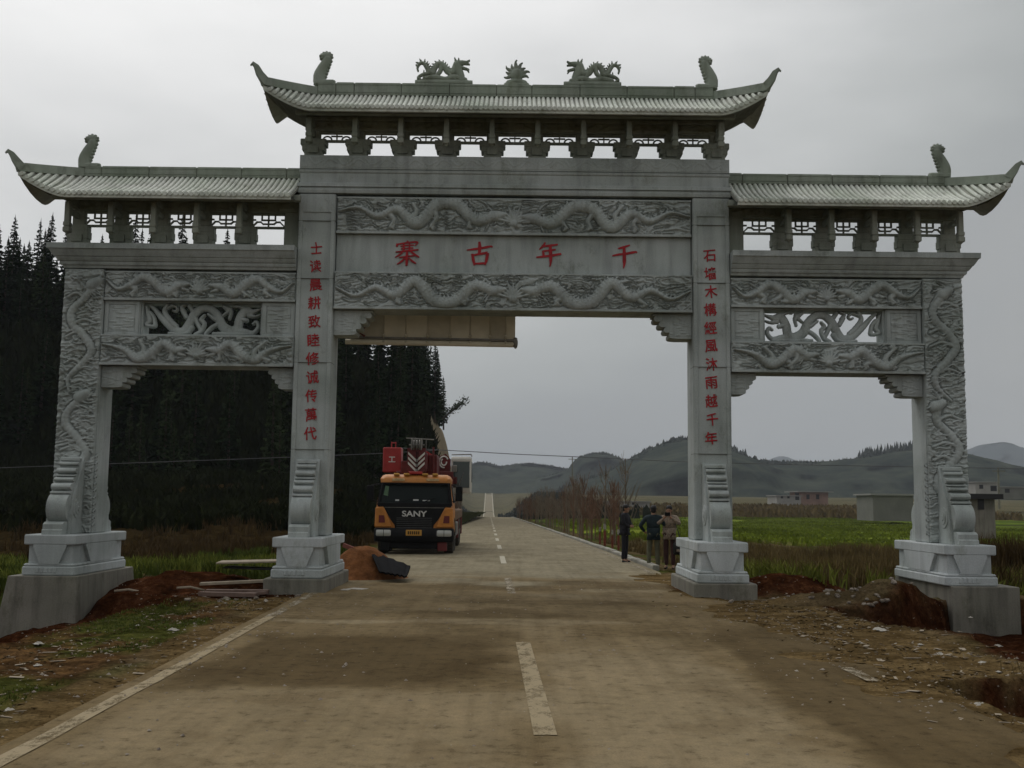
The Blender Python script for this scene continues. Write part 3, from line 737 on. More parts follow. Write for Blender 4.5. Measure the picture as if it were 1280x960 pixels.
def ridge_blocks(rf, cuts, z0, z1):
    m = MB(); m.box(cuts[0]+.05, cuts[-1]-.05, YR-.07, YR+.07, z0-.03, z1-.012); m.build('ridge_core', M_SOFFIT, rf)
    for a, b in zip(cuts[:-1], cuts[1:]):
        m = MB(); dz = random.uniform(-.006, .006); m.cbox(a+.006, b-.006, YR-.09, YR+.09, z0-.02, z1+dz, .012)
        m.box(a+.012, b-.012, YR-.105, YR+.105, z0+.03, z0+.045); m.box(a+.012, b-.012, YR-.1, YR+.1, z1-.05, z1-.035)
        m.build('ridge_block', M_RIDGE, rf)
def hip_ridge(rf, side, xr, ovh, zr, ze, rise, tipx, tipz):
    """diagonal ridge running out to a curled tip"""
    R = []; n = 10
    for s_ in (0, 1):
        P = []
        for k in range(n+1):
            t = k/n; x = xr+side*ovh*t; y = YR+(YE0-YR)*t if s_ == 0 else YR+(YE1-YR)*t; z = zr-.26*t+(ze+rise+.26-zr)*t**2.2; P.append(Vector((x, y, z)))
        sy = -1 if s_ == 0 else 1
        tip = [Vector((tipx-side*.14, P[-1].y+sy*.03, ze+rise+.06)), Vector((tipx-side*.06, P[-1].y+sy*.06, ze+rise+.19)), Vector((tipx-side*.015, P[-1].y+sy*.08, tipz-.02)), Vector((tipx+side*.02, P[-1].y+sy*.09, tipz+.02)), Vector((tipx+side*.05, P[-1].y+sy*.1, tipz-.01))]
        rings = []; C = P+tip; m_ = len(C)
        for i, c in enumerate(C):
            k = i/(n); hh = .17 if i <= n else [.17, .14, .1, .07, .03][i-n-1]; w = .065 if i <= n else .055*(1-.12*(i-n))
            t = (C[min(i+1, m_-1)]-C[max(i-1, 0)]).normalized(); nrm = Vector((t.y, -t.x, 0)).normalized() if hypot(t.x, t.y) > .1 else Vector((0, 1, 0)); up = t.cross(nrm); up = up if up.z >= 0 or i > n else -up
            if i > n: up = Vector((side, 0, 0)).cross(Vector((0, 1, 0))); up = (nrm.cross(t)); up = up if up.x*side < 0 or up.z > 0 else -up
            base = c-up*.01; rings.append([base-nrm*w, base+nrm*w, base+nrm*w*.8+up*hh, base-nrm*w*.8+up*hh])
        m = MB(); m.rings([[tuple(p) for p in r] for r in rings]); m.build('hip_ridge', M_RIDGE, rf, bevel=.008)
rU, tU, eU = roof('roof', -4.0, 4.0, 9.16, 9.80, 10.05, True, True, label='highest middle roof, with its long tiled eave')
cuts = [-3.99, -3.62, -3.25, -2.3, -1.33, -.38, .33, 1.3, 2.25, 3.2, 3.62, 3.99]; ridge_blocks(rU, cuts, 9.80, 10.04)
for s in (-1, 1): hip_ridge(rU, s, s*4.0, .84, 9.80, 9.16, .41, s*5.02, 9.92)
for sx in (-1, 1):
    a, b = (4.245, 8.6) if sx > 0 else (-8.6, -4.245)
    rL, tL, eL = roof('roof', a, b, 7.41, 8.06, 8.26, sx < 0, sx > 0, label='lower roof on the %s side bay' % ('right' if sx > 0 else 'left'))
    cuts = [4.25, 4.55, 5.45, 6.35, 7.3, 8.25, 8.59]; cuts = cuts if sx > 0 else [-c for c in cuts[::-1]]; ridge_blocks(rL, cuts, 8.06, 8.25)
    hip_ridge(rL, sx, sx*8.6, .84, 8.06, 7.41, .41, sx*9.6, 8.14)

# ---- ridge ornaments
def fish(sx, x, z, s=1.0):
    """curling finial with a scalloped crest, leaning outward at the foot; drawn for the left side"""
    h = HF(.6, .85, .01); S = lambda p, r, a=.07: h.stamp([(q[0]*1.0, q[1]) for q in p], r, a)
    S([(.16, .04), (.15, .2), (.2, .34), (.27, .46), (.3, .54)], [.13, .125, .11, .1, .085], .1)
    for a in np.linspace(-.3, pi+.6, 8): S([(.28+.085*cos(a), .60+.065*sin(a)), (.28+.125*cos(a+.15), .60+.10*sin(a+.15))], [.035, .012], .06)
    S([(.28, .6)], .1, .09); S([(.2, .60), (.15, .60)], [.045, .02], .08); S([(.2, .56), (.155, .545)], [.035, .015], .07)
    for k in range(7): zz = .52-k*.066; xx = .37-k*.02; S([(xx-.05, zz), (xx, zz-.02)], [.05, .032], .05)
    S([(.1, .05), (.42, .05)], .06, .1); S([(.1, .02), (.42, .02)], .05, .1)
    h.a = np.where(h.a > .015, h.a, 0)
    w = h.W
    h.solid('fish_finial', M_RIDGE, gate, x-(.22 if sx < 0 else w-.22), YR, z, flip=sx > 0)
fish(-1, -3.90, 10.01); fish(1, 3.90, 10.01)
fish(-1, -8.56, 8.22); fish(1, 8.56, 8.22)
def ridge_dragon(flip, x, z):
    h = HF(1.16, .62, .007); S = lambda p, r, a=.06: h.stamp(p, r, a)
    S([(.05, .3), (.04, .38), (.09, .46), (.16, .46), (.22, .38), (.28, .28), (.36, .26), (.38, .34), (.43, .43), (.51, .45), (.59, .38), (.66, .29), (.75, .28), (.8, .36), (.84, .44)], [.015, .025, .032, .035, .04, .05, .05, .055, .06, .06, .06, .06, .06, .07, .08])
    S([(.84, .44), (.87, .32), (.92, .2), (.93, .1)], [.08, .085, .075, .07], .08); S([(.84, .46), (.95, .48), (1.05, .49)], [.07, .055, .025], .07); S([(.94, .38), (1.0, .36), (1.07, .34)], [.035, .028, .02]); S([(1.03, .49), (1.09, .53)], [.03, .012]); S([(.82, .5), (.79, .58)], [.03, .01]); S([(.87, .5), (.87, .57)], [.03, .01])
    S([(1.0, .46), (1.09, .45)], [.02, .01]); S([(1.03, .36), (1.08, .29)], [.02, .01])
    S([(.2, .14), (.4, .17), (.6, .13), (.8, .18), (1.0, .12)], .055, .07); S([(.02, .04), (.3, .05), (.6, .05), (.9, .05), (1.14, .04)], .07, .08)
    S([(.25, .25), (.14, .22), (.06, .17), (.05, .13)], [.04, .035, .03, .02]); S([(.06, .15), (.12, .11)], .025); S([(.52, .42), (.5, .3), (.42, .2)], [.05, .045, .04]); S([(.66, .3), (.72, .2), (.8, .14)], [.05, .04, .04]); S([(.17, .24), (.17, .31)], [.02, .008])
    P = resample([(.04, .38), (.09, .46), (.16, .46), (.22, .38), (.28, .28), (.36, .26), (.38, .34), (.43, .43), (.51, .45), (.59, .38), (.66, .29), (.75, .28), (.8, .36)], .02)
    for i in range(1, len(P)-1, 2):
        t = P[i+1]-P[i-1]; t = t/np.hypot(*t); n_ = np.array([-t[1], t[0]]); q = P[i]+n_*.045
        if n_[1] > -.3: S([tuple(q), tuple(q+n_*.045-t*.02)], [.02, .006], .03)
    h.a = np.where(h.a > .008, h.a, 0)
    o = h.solid('dragon_statue', M_RIDGE, gate, x, YR, z, flip=flip, label='small dragon statue facing %s towards the flaming pearl' % ('left' if flip else 'right'))
ridge_dragon(False, -2.03, 10.03); ridge_dragon(True, .975, 10.03)
h = HF(.56, .62, .007)
h.stamp([(.28, .24)], .135, .1); h.stamp([(.08, .02), (.48, .02)], .06, .08); h.stamp([(.13, .06), (.28, .1), (.43, .06)], .07, .08)
for k in range(9):
    a = -.25+k*(pi+.5)/8; l = .245+.03*sin(k*2.4)+(.06 if k == 4 else 0); h.stamp([(.28+.1*cos(a), .25+.1*sin(a)), (.28+(l-.05)*cos(a+.1), .25+(l-.05)*sin(a+.1)), (.28+l*cos(a), .25+l*sin(a))], [.05, .032, .008], .05)
h.a = np.where(h.a > .008, h.a, 0); h.solid('flaming_pearl', M_RIDGE, gate, -.26, YR, 10.03)
# ================================================================== GROUND
RS = .0215                                    # the road drifts left going away
U0 = .45                                      # road centre in road coordinates
def road_z(Y):
    return np.interp(Y, [0, 20, 35, 185, 230, 400, 640, 760, 1100, 1300, 2000, 9000], [0, 0, -.06, -1.3, -2.6, -8.6, -9.5, -7.5, 8.5, 10, 12, 20])
def poly_dist(X, Y, P):
    """signed distance, positive inside"""
    P = np.array(P, float); n = len(P); d = np.full(X.shape, 1e9); ins = np.zeros(X.shape, bool)
    for i in range(n):
        a = P[i]; b = P[(i+1) % n]; ab = b-a; t = np.clip(((X-a[0])*ab[0]+(Y-a[1])*ab[1])/(ab@ab), 0, 1)
        d = np.minimum(d, np.hypot(X-a[0]-t*ab[0], Y-a[1]-t*ab[1]))
        c = ((a[1] > Y) != (b[1] > Y)) & (X < (b[0]-a[0])*(Y-a[1])/(b[1]-a[1]+1e-12)+a[0]); ins ^= c
    return np.where(ins, d, -d)
PIT_R1 = [(5.2, 17.5), (5.35, 15.9), (5.75, 14.7), (6.1, 14.1), (5.95, 13.2), (5.75, 12.2), (5.75, 11.75), (6.6, 11.4), (12, 11.4), (12, 18.9), (7.9, 19.2), (6.4, 17.9)]
PIT_R2 = [(4.25, 10.5), (4.15, 9.8), (4.3, 9.0), (4.7, 7.6), (5.2, 6.0), (10, 6.0), (10, 10.7), (5.3, 10.85)]
TRENCH = [(-6.3, 9.5), (-6.25, 12.2), (-6.1, 14.5), (-5.9, 16.4), (-5.2, 17.9), (-5.4, 18.8), (-7.5, 19.6), (-9.5, 22.5), (-18, 22), (-18, 9)]
def smooth(t): t = np.clip(t, 0, 1); return t*t*(3-2*t)
def terrain(X, Y):
    u = X+RS*Y-U0; au = np.abs(u)
    base = road_z(Y); fz = np.interp(Y, [0, 20, 60, 200, 350, 600, 1100, 2000, 9000], [0, 0, -.4, -1.0, .4, 4.5, 9.5, 13, 20]); base = base+(fz-base)*smooth((au-10)/22); nz_ = fbm(X*.35+40, Y*.35+9, 21, 4)-.5; fine = fbm(X*2.3+4, Y*2.3, 31, 4)-.5; vf = fbm(X*7.3+4, Y*7.3, 33, 3)-.5
    off = smooth((au-3.9)/3)                        # how far off the road
    z = base-.035*(au > 3.75)
    near = smooth((60-Y)/30)
    z = z+off*(nz_*.5+fine*.16*near)+vf*.07*smooth((au-3.5)/.6)*near
    # right fields lie lower
    z = z-.35*off*(u > 0)*smooth((Y-21)/10)-.6*smooth((au-12)/20)*(u > 0)*smooth((Y-30)/60)*smooth((330-Y)/100)
    # pits beside the outer bases
    d1 = poly_dist(X, Y, PIT_R1); d2 = poly_dist(X, Y, PIT_R2); d3 = poly_dist(X, Y, TRENCH)
    j = .12*(fbm(X*1.7, Y*1.7, 77, 3)-.5)*2
    z = z-.62*smooth((d1+j)/.16)-.50*smooth((d2+j)/.16)-.12*smooth(d1/1.5)
    z = z-.34*smooth((d3+2*j)/.5)-.52*smooth((d3-.6)/2.4)
    # spoil heaps
    def heap(cx, cy, rx, ry, h, s=0):
        r = np.hypot((X-cx)/rx, (Y-cy)/ry)+.5*(fbm(X*1.3+s, Y*1.3, 50+int(s), 3)-.5); return h*smooth(1.15-r)
    z = z+heap(5.6, 18.5, 1.5, .6, .20, 3)+heap(6.9, 18.4, 1.1, .7, .20, 5)+heap(5.4, 20.6, 1.6, .9, .38, 2)
    z = z+heap(-6.1, 20.6, 1.9, .9, .34, 1)+heap(-5.9, 17.6, 1.3, .5, .12, 6)+heap(-8.6, 16.6, 1.8, 1.2, .18, 4)
    # left: paddy strip, then a bank that climbs to the wood
    lw = smooth((-u-6)/4)*(u < 0)
    bank = np.interp(Y, [0, 30, 42, 48, 60, 70, 85, 110, 3000], [0, -.35, -.3, .5, .9, 2.4, 3.6, 5.0, 5])
    z = z+lw*(bank-base*.5)*smooth((165-Y)/8)
    # far rises
    z = z+smooth((Y-900)/1500)*smooth((np.abs(u)-30)/200)*14
    return z
def masks(X, Y):
    u = X+RS*Y-U0; au = np.abs(u); n = fbm(X*.9, Y*.9, 61, 4)-.5; n2 = fbm(X*2.9, Y*2.9, 63, 3)-.5
    d1 = poly_dist(X, Y, PIT_R1); d2 = poly_dist(X, Y, PIT_R2); d3 = poly_dist(X, Y, TRENCH)
    red = np.maximum.reduce([smooth((d1+.25+n2*.3)/.35), smooth((d2+.12+n2*.3)/.3), smooth((d3+.35+n*.8)/.6)])
    red = np.maximum(red, smooth((2.2-np.hypot((X+6.2)/2.6, (Y-20.6)/1.4)+n*2)/.8))
    red = np.maximum(red, smooth((1.1-np.hypot((X-5.3)/2.2, (Y-20.8)/1.2)+n*1.2)/.5))
    red = np.maximum(red, smooth((1.05-np.hypot((X-5.6)/1.6, (Y-27.5)/4)+n*1.2)/.5)*.8)
    red = np.maximum(red, smooth((1.05-np.hypot((X+4.9)/1.6, (Y-20)/3)+n*1.2)/.5)*.5)
    dust = smooth((np.where(u > 0, 5.6, 4.35)+n*np.where(u > 0, 2.5, .8)-au)/np.where(u > 0, 1.0, .35))*smooth((27-Y)/3)
    dust = np.maximum(dust, smooth((5.9+n*1.5-au)/.8)*smooth((18.5-Y)/1.5)*(u > 0))
    dust = np.maximum(dust, smooth((5.3+n*2.5-au)/.8)*(u < 0)*smooth((19.5-Y)/1)*smooth((Y-15.5)/1.5))
    dust = dust
    gr = smooth((n*3+.25)/.5)*smooth((Y-21.5)/2)
    gr = np.maximum(gr, smooth((n*2.2+.18)/.3)*smooth((19-Y)/2)*(u < -4.3)*.85)
    verge = smooth((-4.1-u)/.4)*smooth((20-Y)/1.5)
    # bright crop strip in the right-hand fields
    crop = smooth((Y-62+n*14)/9)*smooth((260-Y+n*60)/30)*(u > 7)
    dry = smooth((Y-260)/40)
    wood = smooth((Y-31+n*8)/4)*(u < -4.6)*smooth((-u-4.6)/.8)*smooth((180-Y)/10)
    return red, dust*(1-red), np.clip(gr, 0, 1), crop*1.0, dry, wood, verge
def grid_axis(dense0, dense1, step, lo, hi, g=1.06):
    a = list(np.arange(dense0, dense1+1e-6, step)); s = step
    while a[-1] < hi: s *= g; a.append(a[-1]+s)
    s = step
    while a[0] > lo: s *= g; a.insert(0, a[0]-s)
    return np.array(a)
gx = grid_axis(-12, 12, .09, -9000, 9000, 1.085); gy = grid_axis(5, 26, .09, -300, 12000, 1.045)
GX, GY = np.meshgrid(gx, gy, indexing='ij'); GZ = terrain(GX, GY)
au = np.abs(GX+RS*GY-U0); uu_ = GX+RS*GY-U0; GZ = np.where((au < 3.6) & (GY < 1400) & ~((uu_ > 2.8) & (GY < 25)), GZ-.05, GZ)
I = np.arange(GX.size).reshape(GX.shape); F = np.stack([I[:-1, :-1].ravel(), I[1:, :-1].ravel(), I[1:, 1:].ravel(), I[:-1, 1:].ravel()], 1)
def attr(me, name, val):
    a = me.attributes.new(name, 'FLOAT', 'POINT'); a.data.foreach_set('value', np.asarray(val, dtype=np.float32).ravel())
def attr_node(t, name):
    a = t.nodes.new('ShaderNodeAttribute'); a.attribute_name = name; return a.outputs['Fac']
C_DUST = ((.085, .056, .024), (.19, .135, .066))
# ground material
m_, t, b = nmat('ground_soil', 1, 0)
n1 = noise_node(t, .35, 6, .6, 'World'); n2 = noise_node(t, 4, 6, .7, 'World'); n3 = noise_node(t, 22, 6, .78, 'World')
field = ramp(t, n1.outputs[0], [(.35, (.085, .070, .035)), (.5, (.12, .088, .05)), (.65, (.075, .075, .028))]).outputs[0]
green = ramp(t, n2.outputs[0], [(.3, (.030, .040, .010)), (.7, (.08, .095, .022))]).outputs[0]
vg = ramp(t, n2.outputs[0], [(.3, (.035, .020, .010)), (.5, (.085, .050, .024)), (.66, (.15, .085, .035))]).outputs[0]; field = mixc(t, attr_node(t, 'verge'), field, vg)
c = mixc(t, attr_node(t, 'green'), field, green)
cropc = ramp(t, noise_node(t, .12, 4, .6, 'World', (.25, 1.6, 1)).outputs[0], [(.36, (.06, .042, .02)), (.43, (.04, .08, .016)), (.52, (.14, .19, .024)), (.64, (.19, .22, .035))]).outputs[0]
c = mixc(t, attr_node(t, 'crop'), c, cropc)
dryc = ramp(t, noise_node(t, .02, 6, .7, 'World', (1, 3, 1)).outputs[0], [(.38, (.055, .06, .03)), (.5, (.14, .125, .075)), (.62, (.085, .08, .045))]).outputs[0]
c = mixc(t, attr_node(t, 'dry'), c, dryc)
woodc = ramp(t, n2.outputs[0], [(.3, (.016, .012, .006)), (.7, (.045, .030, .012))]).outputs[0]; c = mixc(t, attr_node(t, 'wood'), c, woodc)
redc = ramp(t, n2.outputs[0], [(.3, (.020, .0075, .0035)), (.52, (.048, .018, .008)), (.62, (.085, .036, .018)), (.78, (.15, .075, .04))]).outputs[0]
c = mixc(t, attr_node(t, 'red'), c, redc)
dn = noise_node(t, 1.1, 7, .62, 'World'); dustc = ramp(t, dn.outputs[0], [(.3, C_DUST[0]), (.7, C_DUST[1])]).outputs[0]
c = mixc(t, attr_node(t, 'dust'), c, dustc)
sp = ramp(t, n3.outputs[0], [(.34, (.45, .44, .42)), (.5, (1, 1, 1)), (.66, (1.35, 1.33, 1.3))]).outputs[0]
c = mixc(t, 1.0, c, sp, 'MULTIPLY')
fm = noise_node(t, 1.7, 9, .72, 'World', (.8, 1.5, 1)); c = mixc(t, 1.0, c, ramp(t, fm.outputs[0], [(.47, (.66, .64, .60)), (.53, (1.08, 1.07, 1.05))]).outputs[0], 'MULTIPLY'); t.links.new(c, b.inputs['Base Color']); bump(t, b, n3.outputs[0], .8, .03)
M_GROUND = m_
me = mesh_np('ground', np.stack([GX.ravel(), GY.ravel(), GZ.ravel()], 1), F, M_GROUND, True)
R_, D_, G2, K_, Y_, W_, V_ = masks(GX, GY)
for n_, v_ in (('red', R_), ('dust', D_), ('green', G2), ('crop', K_), ('dry', Y_), ('wood', W_), ('verge', V_)): attr(me, n_, v_)
setp(link('ground', me), kind='structure')
def gz(x, y): return float(terrain(np.array([[float(x)]]), np.array([[float(y)]]))[0, 0])
def rz_(y): return float(road_z(y))

# ---- road surface
rx_ = np.linspace(-3.72, 3.78, 84); ry_ = grid_axis(3, 40, .1, -30, 1350, 1.05)
RU, RY = np.meshgrid(rx_, ry_, indexing='ij'); RX = RU+U0-RS*RY
camber = .02-.012*(RU/3.7)**2
edge_n = fbm(RX*1.1, RY*1.1, 15, 4)-.5
RZ = road_z(RY)-.10*smooth((RU-3.25+edge_n*2.2)/.35)*smooth((25.5-RY+edge_n*6)/1.5)+camber+.02*(fbm(RX*1.2, RY*1.2, 88, 3)-.5)*smooth((30-RY)/8)
I = np.arange(RU.size).reshape(RU.shape); F = np.stack([I[:-1, :-1].ravel(), I[1:, :-1].ravel(), I[1:, 1:].ravel(), I[:-1, 1:].ravel()], 1)
me = mesh_np('road', np.stack([RX.ravel(), RY.ravel(), RZ.ravel()], 1), F, None, True)
nn = fbm(RX*.5, RY*.8, 91, 4)-.5; n5 = fbm(RX*2.5, RY*3.5, 95, 4)-.5
def ell(cx, cy, rx, ry, s=1.6): return smooth((1-np.hypot((RX-cx)/rx, (RY-cy)/ry)+nn*s*1.3+n5*.7)/.35)
band = lambda a, b_, w: smooth((a-RX*0+nn*.9+n5*.25)/w)
damp = np.maximum.reduce([.85*smooth((RX+3.3+nn)/.4)*smooth((.25-RX+nn*1.6)/.5)*smooth((RY-9.5+nn*2.2+n5*.6)/.5)*smooth((13.6-RY+nn*3)/1.2), .72*smooth((RX-2.3+nn*.5+n5*.2)/.25)*smooth((16-RY+nn*3)/2), .9*smooth((.65-np.abs(RX-1.75)+n5*.3)/.12)*smooth((.22-np.abs(RY-6.5)+n5*.1)/.06), .5*ell(1.5, 21, 3.2, 1.2), .45*ell(-.6, 15.8, 1.6, .7), .4*ell(1.6, 17.5, 2, .6)])
# wheel paths of pale dust that swing out to the right in the foreground
path = lambda f, w: smooth((w-np.abs(RX-f)+nn*.9)/w)
pale = .62*smooth((RX-.1+nn*1.2)/.5)*smooth((2.3-RX+nn*.5+n5*.2)/.3)*smooth((14.5-RY+nn*4)/3)+.45*smooth((.3-RX+nn)/.5)*smooth((9.6-RY+nn*2.2)/.7)*smooth((RX+3.2)/.4)
pale = np.maximum(pale, ell(-2.3, 14.5, 1.2, .4)*.9); pale = np.maximum(pale, .55*ell(.2, 14.7, 2.8, .3))
attr(me, 'damp', np.clip(damp-pale*.6, 0, 1)); attr(me, 'pale', pale*(1-.6*damp)); attr(me, 'mud', smooth((26-RY+nn*14)/8)); 
m_, t, b = nmat('dusty_asphalt', .95, .04)
n1 = noise_node(t, .8, 6, .6, 'World', (1, .7, 1)); n2 = noise_node(t, 7, 8, .75, 'World'); n3 = noise_node(t, 70, 3, .7, 'World')
far = ramp(t, n1.outputs[0], [(.3, (.185, .162, .112)), (.7, (.235, .207, .145))]).outputs[0]
c = ramp(t, n1.outputs[0], [(.32, (.128, .095, .050)), (.68, (.205, .155, .088))]).outputs[0]
c = mixc(t, attr_node(t, 'mud'), far, c)
c = mixc(t, attr_node(t, 'pale'), c, (.262, .212, .135)); c = mixc(t, attr_node(t, 'damp'), c, (.078, .055, .026))
f = ramp(t, n2.outputs[0], [(.36, (.66, .64, .61)), (.45, (.98, .98, .98)), (.64, (1.15, 1.13, 1.1))]).outputs[0]; c = mixc(t, 1.0, c, f, 'MULTIPLY')
fm = noise_node(t, .8, 11, .7, 'World'); c = mixc(t, 1.0, c, ramp(t, fm.outputs[0], [(.40, (.82, .80, .77)), (.48, (.98, .98, .97)), (.6, (1.06, 1.05, 1.04))]).outputs[0], 'MULTIPLY')
tk_ = noise_node(t, 1.0, 5, .6, 'World', (6, .25, 1)); c = mixc(t, 1.0, c, ramp(t, tk_.outputs[0], [(.34, (.88, .87, .85)), (.5, (1, 1, 1)), (.68, (1.07, 1.07, 1.05))]).outputs[0], 'MULTIPLY')
f = ramp(t, n3.outputs[0], [(.3, (.85, .85, .85)), (.7, (1.14, 1.14, 1.14))]).outputs[0]; c = mixc(t, 1.0, c, f, 'MULTIPLY')
t.links.new(c, b.inputs['Base Color']); bump(t, b, n2.outputs[0], .6, .02)
me.materials.append(m_); M_ROAD = m_; setp(link('road', me), kind='structure')
# ---- painted lines
def paint_mat(name, col, lo, hi):
    m, t, b = nmat(name, .8, .2); n = noise_node(t, 6, 6, .75, 'World', (1, .5, 1)); n2 = noise_node(t, 45, 3, .7, 'World')
    a = t.nodes.new('ShaderNodeMath'); a.operation = 'MULTIPLY_ADD'; a.inputs[1].default_value = .3; t.links.new(n2.outputs[0], a.inputs[0]); t.links.new(n.outputs[0], a.inputs[2])
    r = ramp(t, a.outputs[0], [(lo, (1, 1, 1)), (hi, (0, 0, 0))]); 
    t.links.new(r.outputs[0], b.inputs['Alpha']); b.inputs['Base Color'].default_value = rgb(col); return m
M_LINE = paint_mat('worn_road_paint', (.30, .24, .145), .62, .84); M_LINE2 = paint_mat('very_worn_road_paint', (.31, .265, .19), .54, .72)
M_LIMEP = simple('far_road_paint', (.38, .35, .27), .8, .1, 1)
def strip(name, u0, u1, y0, y1, mat, lift=.006, x=None):
    ys = grid_axis(y0, min(y1, y0+20), .25, y0-.001, y1, 1.05); ys = ys[(ys >= y0) & (ys <= y1)]; ys = np.r_[ys, y1] if ys[-1] < y1 else ys; V = []
    for y in ys:
        for u in (u0, (u0+u1)/2, u1):
            X = u+U0-RS*y; zz = float(np.interp(u, rx_, range(len(rx_)))); V.append((X, y, 0))
    V = np.array(V); n5_ = .02*(fbm(V[:, 0]*1.2, V[:, 1]*1.2, 88, 3)-.5)*smooth((30-V[:, 1])/8); U = V[:, 0]+RS*V[:, 1]-U0
    V[:, 2] = road_z(V[:, 1])+.02-.012*(U/3.7)**2+n5_+lift+.0001*V[:, 1]
    F = []
    for i in range(len(ys)-1):
        for k in range(2): a = i*3+k; F.append((a, a+1, a+4, a+3))
    me = mesh_np(name, V, F, mat, True); return setp(link(name, me), kind='structure')
strip('road_line_edge', -3.59, -3.45, 4, 15.0, M_LINE); strip('road_line_edge', -3.60, -3.46, 15.0, 19.5, M_LINE2); strip('road_line_edge', 3.44, 3.58, 25.5, 190, M_LINE2); strip('road_line_edge', -3.6, -3.46, 45, 190, M_LINE2)
strip('road_line_edge', 3.2, 3.34, 10.2, 11.0, M_LINE2)
strip('road_line_dash', -.10, .07, 7.7, 12.6, M_LINE)
y = 19.0
while y < 185: strip('road_line_dash', -.08, .07, y, y+4, M_LINE2 if y < 22 else M_LIMEP); y += 9.5
strip('road_line_edge', -3.7, -3.1, 640, 1300, M_LIMEP, .08); strip('road_line_edge', 3.1, 3.7, 640, 1300, M_LIMEP, .08)
# ---- kerbs
M_KERB = stone_mat('kerb_concrete', (.30, .285, .245), .2, .3)
def kerb(u0, u1, ya, yb, z0, z1, name='kerb'):
    m = MB(); y = ya
    while y < yb:
        L_ = 1.0 if y < 60 else 3.0
        j = random.uniform(-.01, .01); xa, xb = u0+U0-RS*y+j, u1+U0-RS*y+j; s = -RS*L_; zz, z2 = rz_(y), rz_(y+L_); k = random.uniform(-.012, .012)
        R = []
        for q, zq in ((0, zz), (1, z2)): yy = y+.012 if q == 0 else y+L_-.012; R.append([(xa+s*q, yy, zq+z0), (xb+s*q, yy, zq+z0), (xb+s*q, yy, zq+z1+k), (xa+s*q+.02, yy, zq+z1+k), (xa+s*q, yy, zq+z1-.03+k)])
        m.rings(R); y += L_
    return setp(m.build(name, M_KERB), kind='structure')
kerb(3.80, 3.97, 27, 190, -.2, .10); kerb(-3.94, -3.76, 45, 190, -.2, .13)

# ================================================================== DISTANCE
M_HILL = None
def hill_mat(name, a, b_, scale):
    m, t, b = nmat(name, 1, .0); n = noise_node(t, scale, 8, .7, 'World'); r = ramp(t, n.outputs[0], [(.36, a), (.5, [(a[i]+b_[i])/2 for i in range(3)]), (.62, b_)]); t.links.new(r.outputs[0], b.inputs['Base Color']); return m
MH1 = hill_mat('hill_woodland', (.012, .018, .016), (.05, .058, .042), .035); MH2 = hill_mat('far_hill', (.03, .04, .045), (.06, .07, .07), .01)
def hill(name, prof, Y, depth, mat, rough=.06, seed=1, nx=240, z0=-12, foot=None):
    """prof: (px, py) skyline points of the photograph carried to distance Y; a rounded ridge with real depth"""
    P = [atY(a, b_, Y) for a, b_ in prof]; xs = np.array([p[0] for p in P]); zs = np.array([p[1] for p in P])
    X = np.linspace(xs[0], xs[-1], nx); Z = np.interp(X, xs, zs); k = np.ones(7)/7; Z = np.convolve(np.pad(Z, 3, 'edge'), k, 'valid')
    v = np.linspace(-1, 1, 41); GX_, GV = np.meshgrid(X, v, indexing='ij'); prof_ = (1-smooth(np.abs(GV)))
    hgt = np.maximum(Z-z0, 1)[:, None]
    n = fbm(GX_/depth*5, GV*4, seed, 5)-.5
    Zz = z0+hgt*prof_**.75*(1+rough*6*n*(1-prof_**4))+hgt*rough*.5*(fbm(GX_/(hgt.max())*6, GV*9+3, seed+3, 3)-.5)
    Yy = Y+GV*depth+n*depth*.5*(np.abs(GV) > .05)
    I = np.arange(Zz.size).reshape(Zz.shape); F = np.stack([I[:-1, :-1].ravel(), I[1:, :-1].ravel(), I[1:, 1:].ravel(), I[:-1, 1:].ravel()], 1)
    o = link(name, mesh_np(name, np.stack([GX_.ravel(), Yy.ravel(), Zz.ravel()], 1), F, mat, True)); setp(o, kind='structure'); return X, Z
crests = []
crests.append((1500,)+hill('hill', [(300, 592), (420, 586), (520, 584), (580, 583), (592, 579), (606, 577), (622, 584), (640, 581), (662, 579), (690, 583), (712, 588), (760, 592), (900, 600)], 1500, 380, MH1, seed=3))
crests.append((1350,)+hill('hill', [(560, 618), (640, 604), (690, 594), (712, 586), (720, 573), (735, 568), (752, 566), (768, 571), (778, 577), (800, 580), (840, 590), (900, 600)], 1350, 260, MH1, seed=5))
crests.append((1050,)+hill('hill', [(700, 612), (760, 590), (790, 572), (815, 559), (835, 551), (850, 547), (880, 552), (905, 560), (925, 569), (940, 576), (970, 577), (1010, 578), (1045, 576), (1075, 572), (1100, 566), (1130, 562), (1165, 563), (1200, 572), (1240, 584), (1300, 590), (1500, 590), (1800, 560)], 1050, 330, MH1, seed=8))
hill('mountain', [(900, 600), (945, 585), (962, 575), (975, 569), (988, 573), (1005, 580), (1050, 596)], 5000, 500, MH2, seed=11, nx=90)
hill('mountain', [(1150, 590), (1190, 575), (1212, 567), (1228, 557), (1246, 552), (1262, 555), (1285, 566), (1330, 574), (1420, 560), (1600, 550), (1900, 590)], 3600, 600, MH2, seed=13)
hill('hill', [(-1500, 560), (-900, 480), (-500, 520), (-200, 500), (100, 560), (300, 596)], 1700, 400, MH1, seed=15)
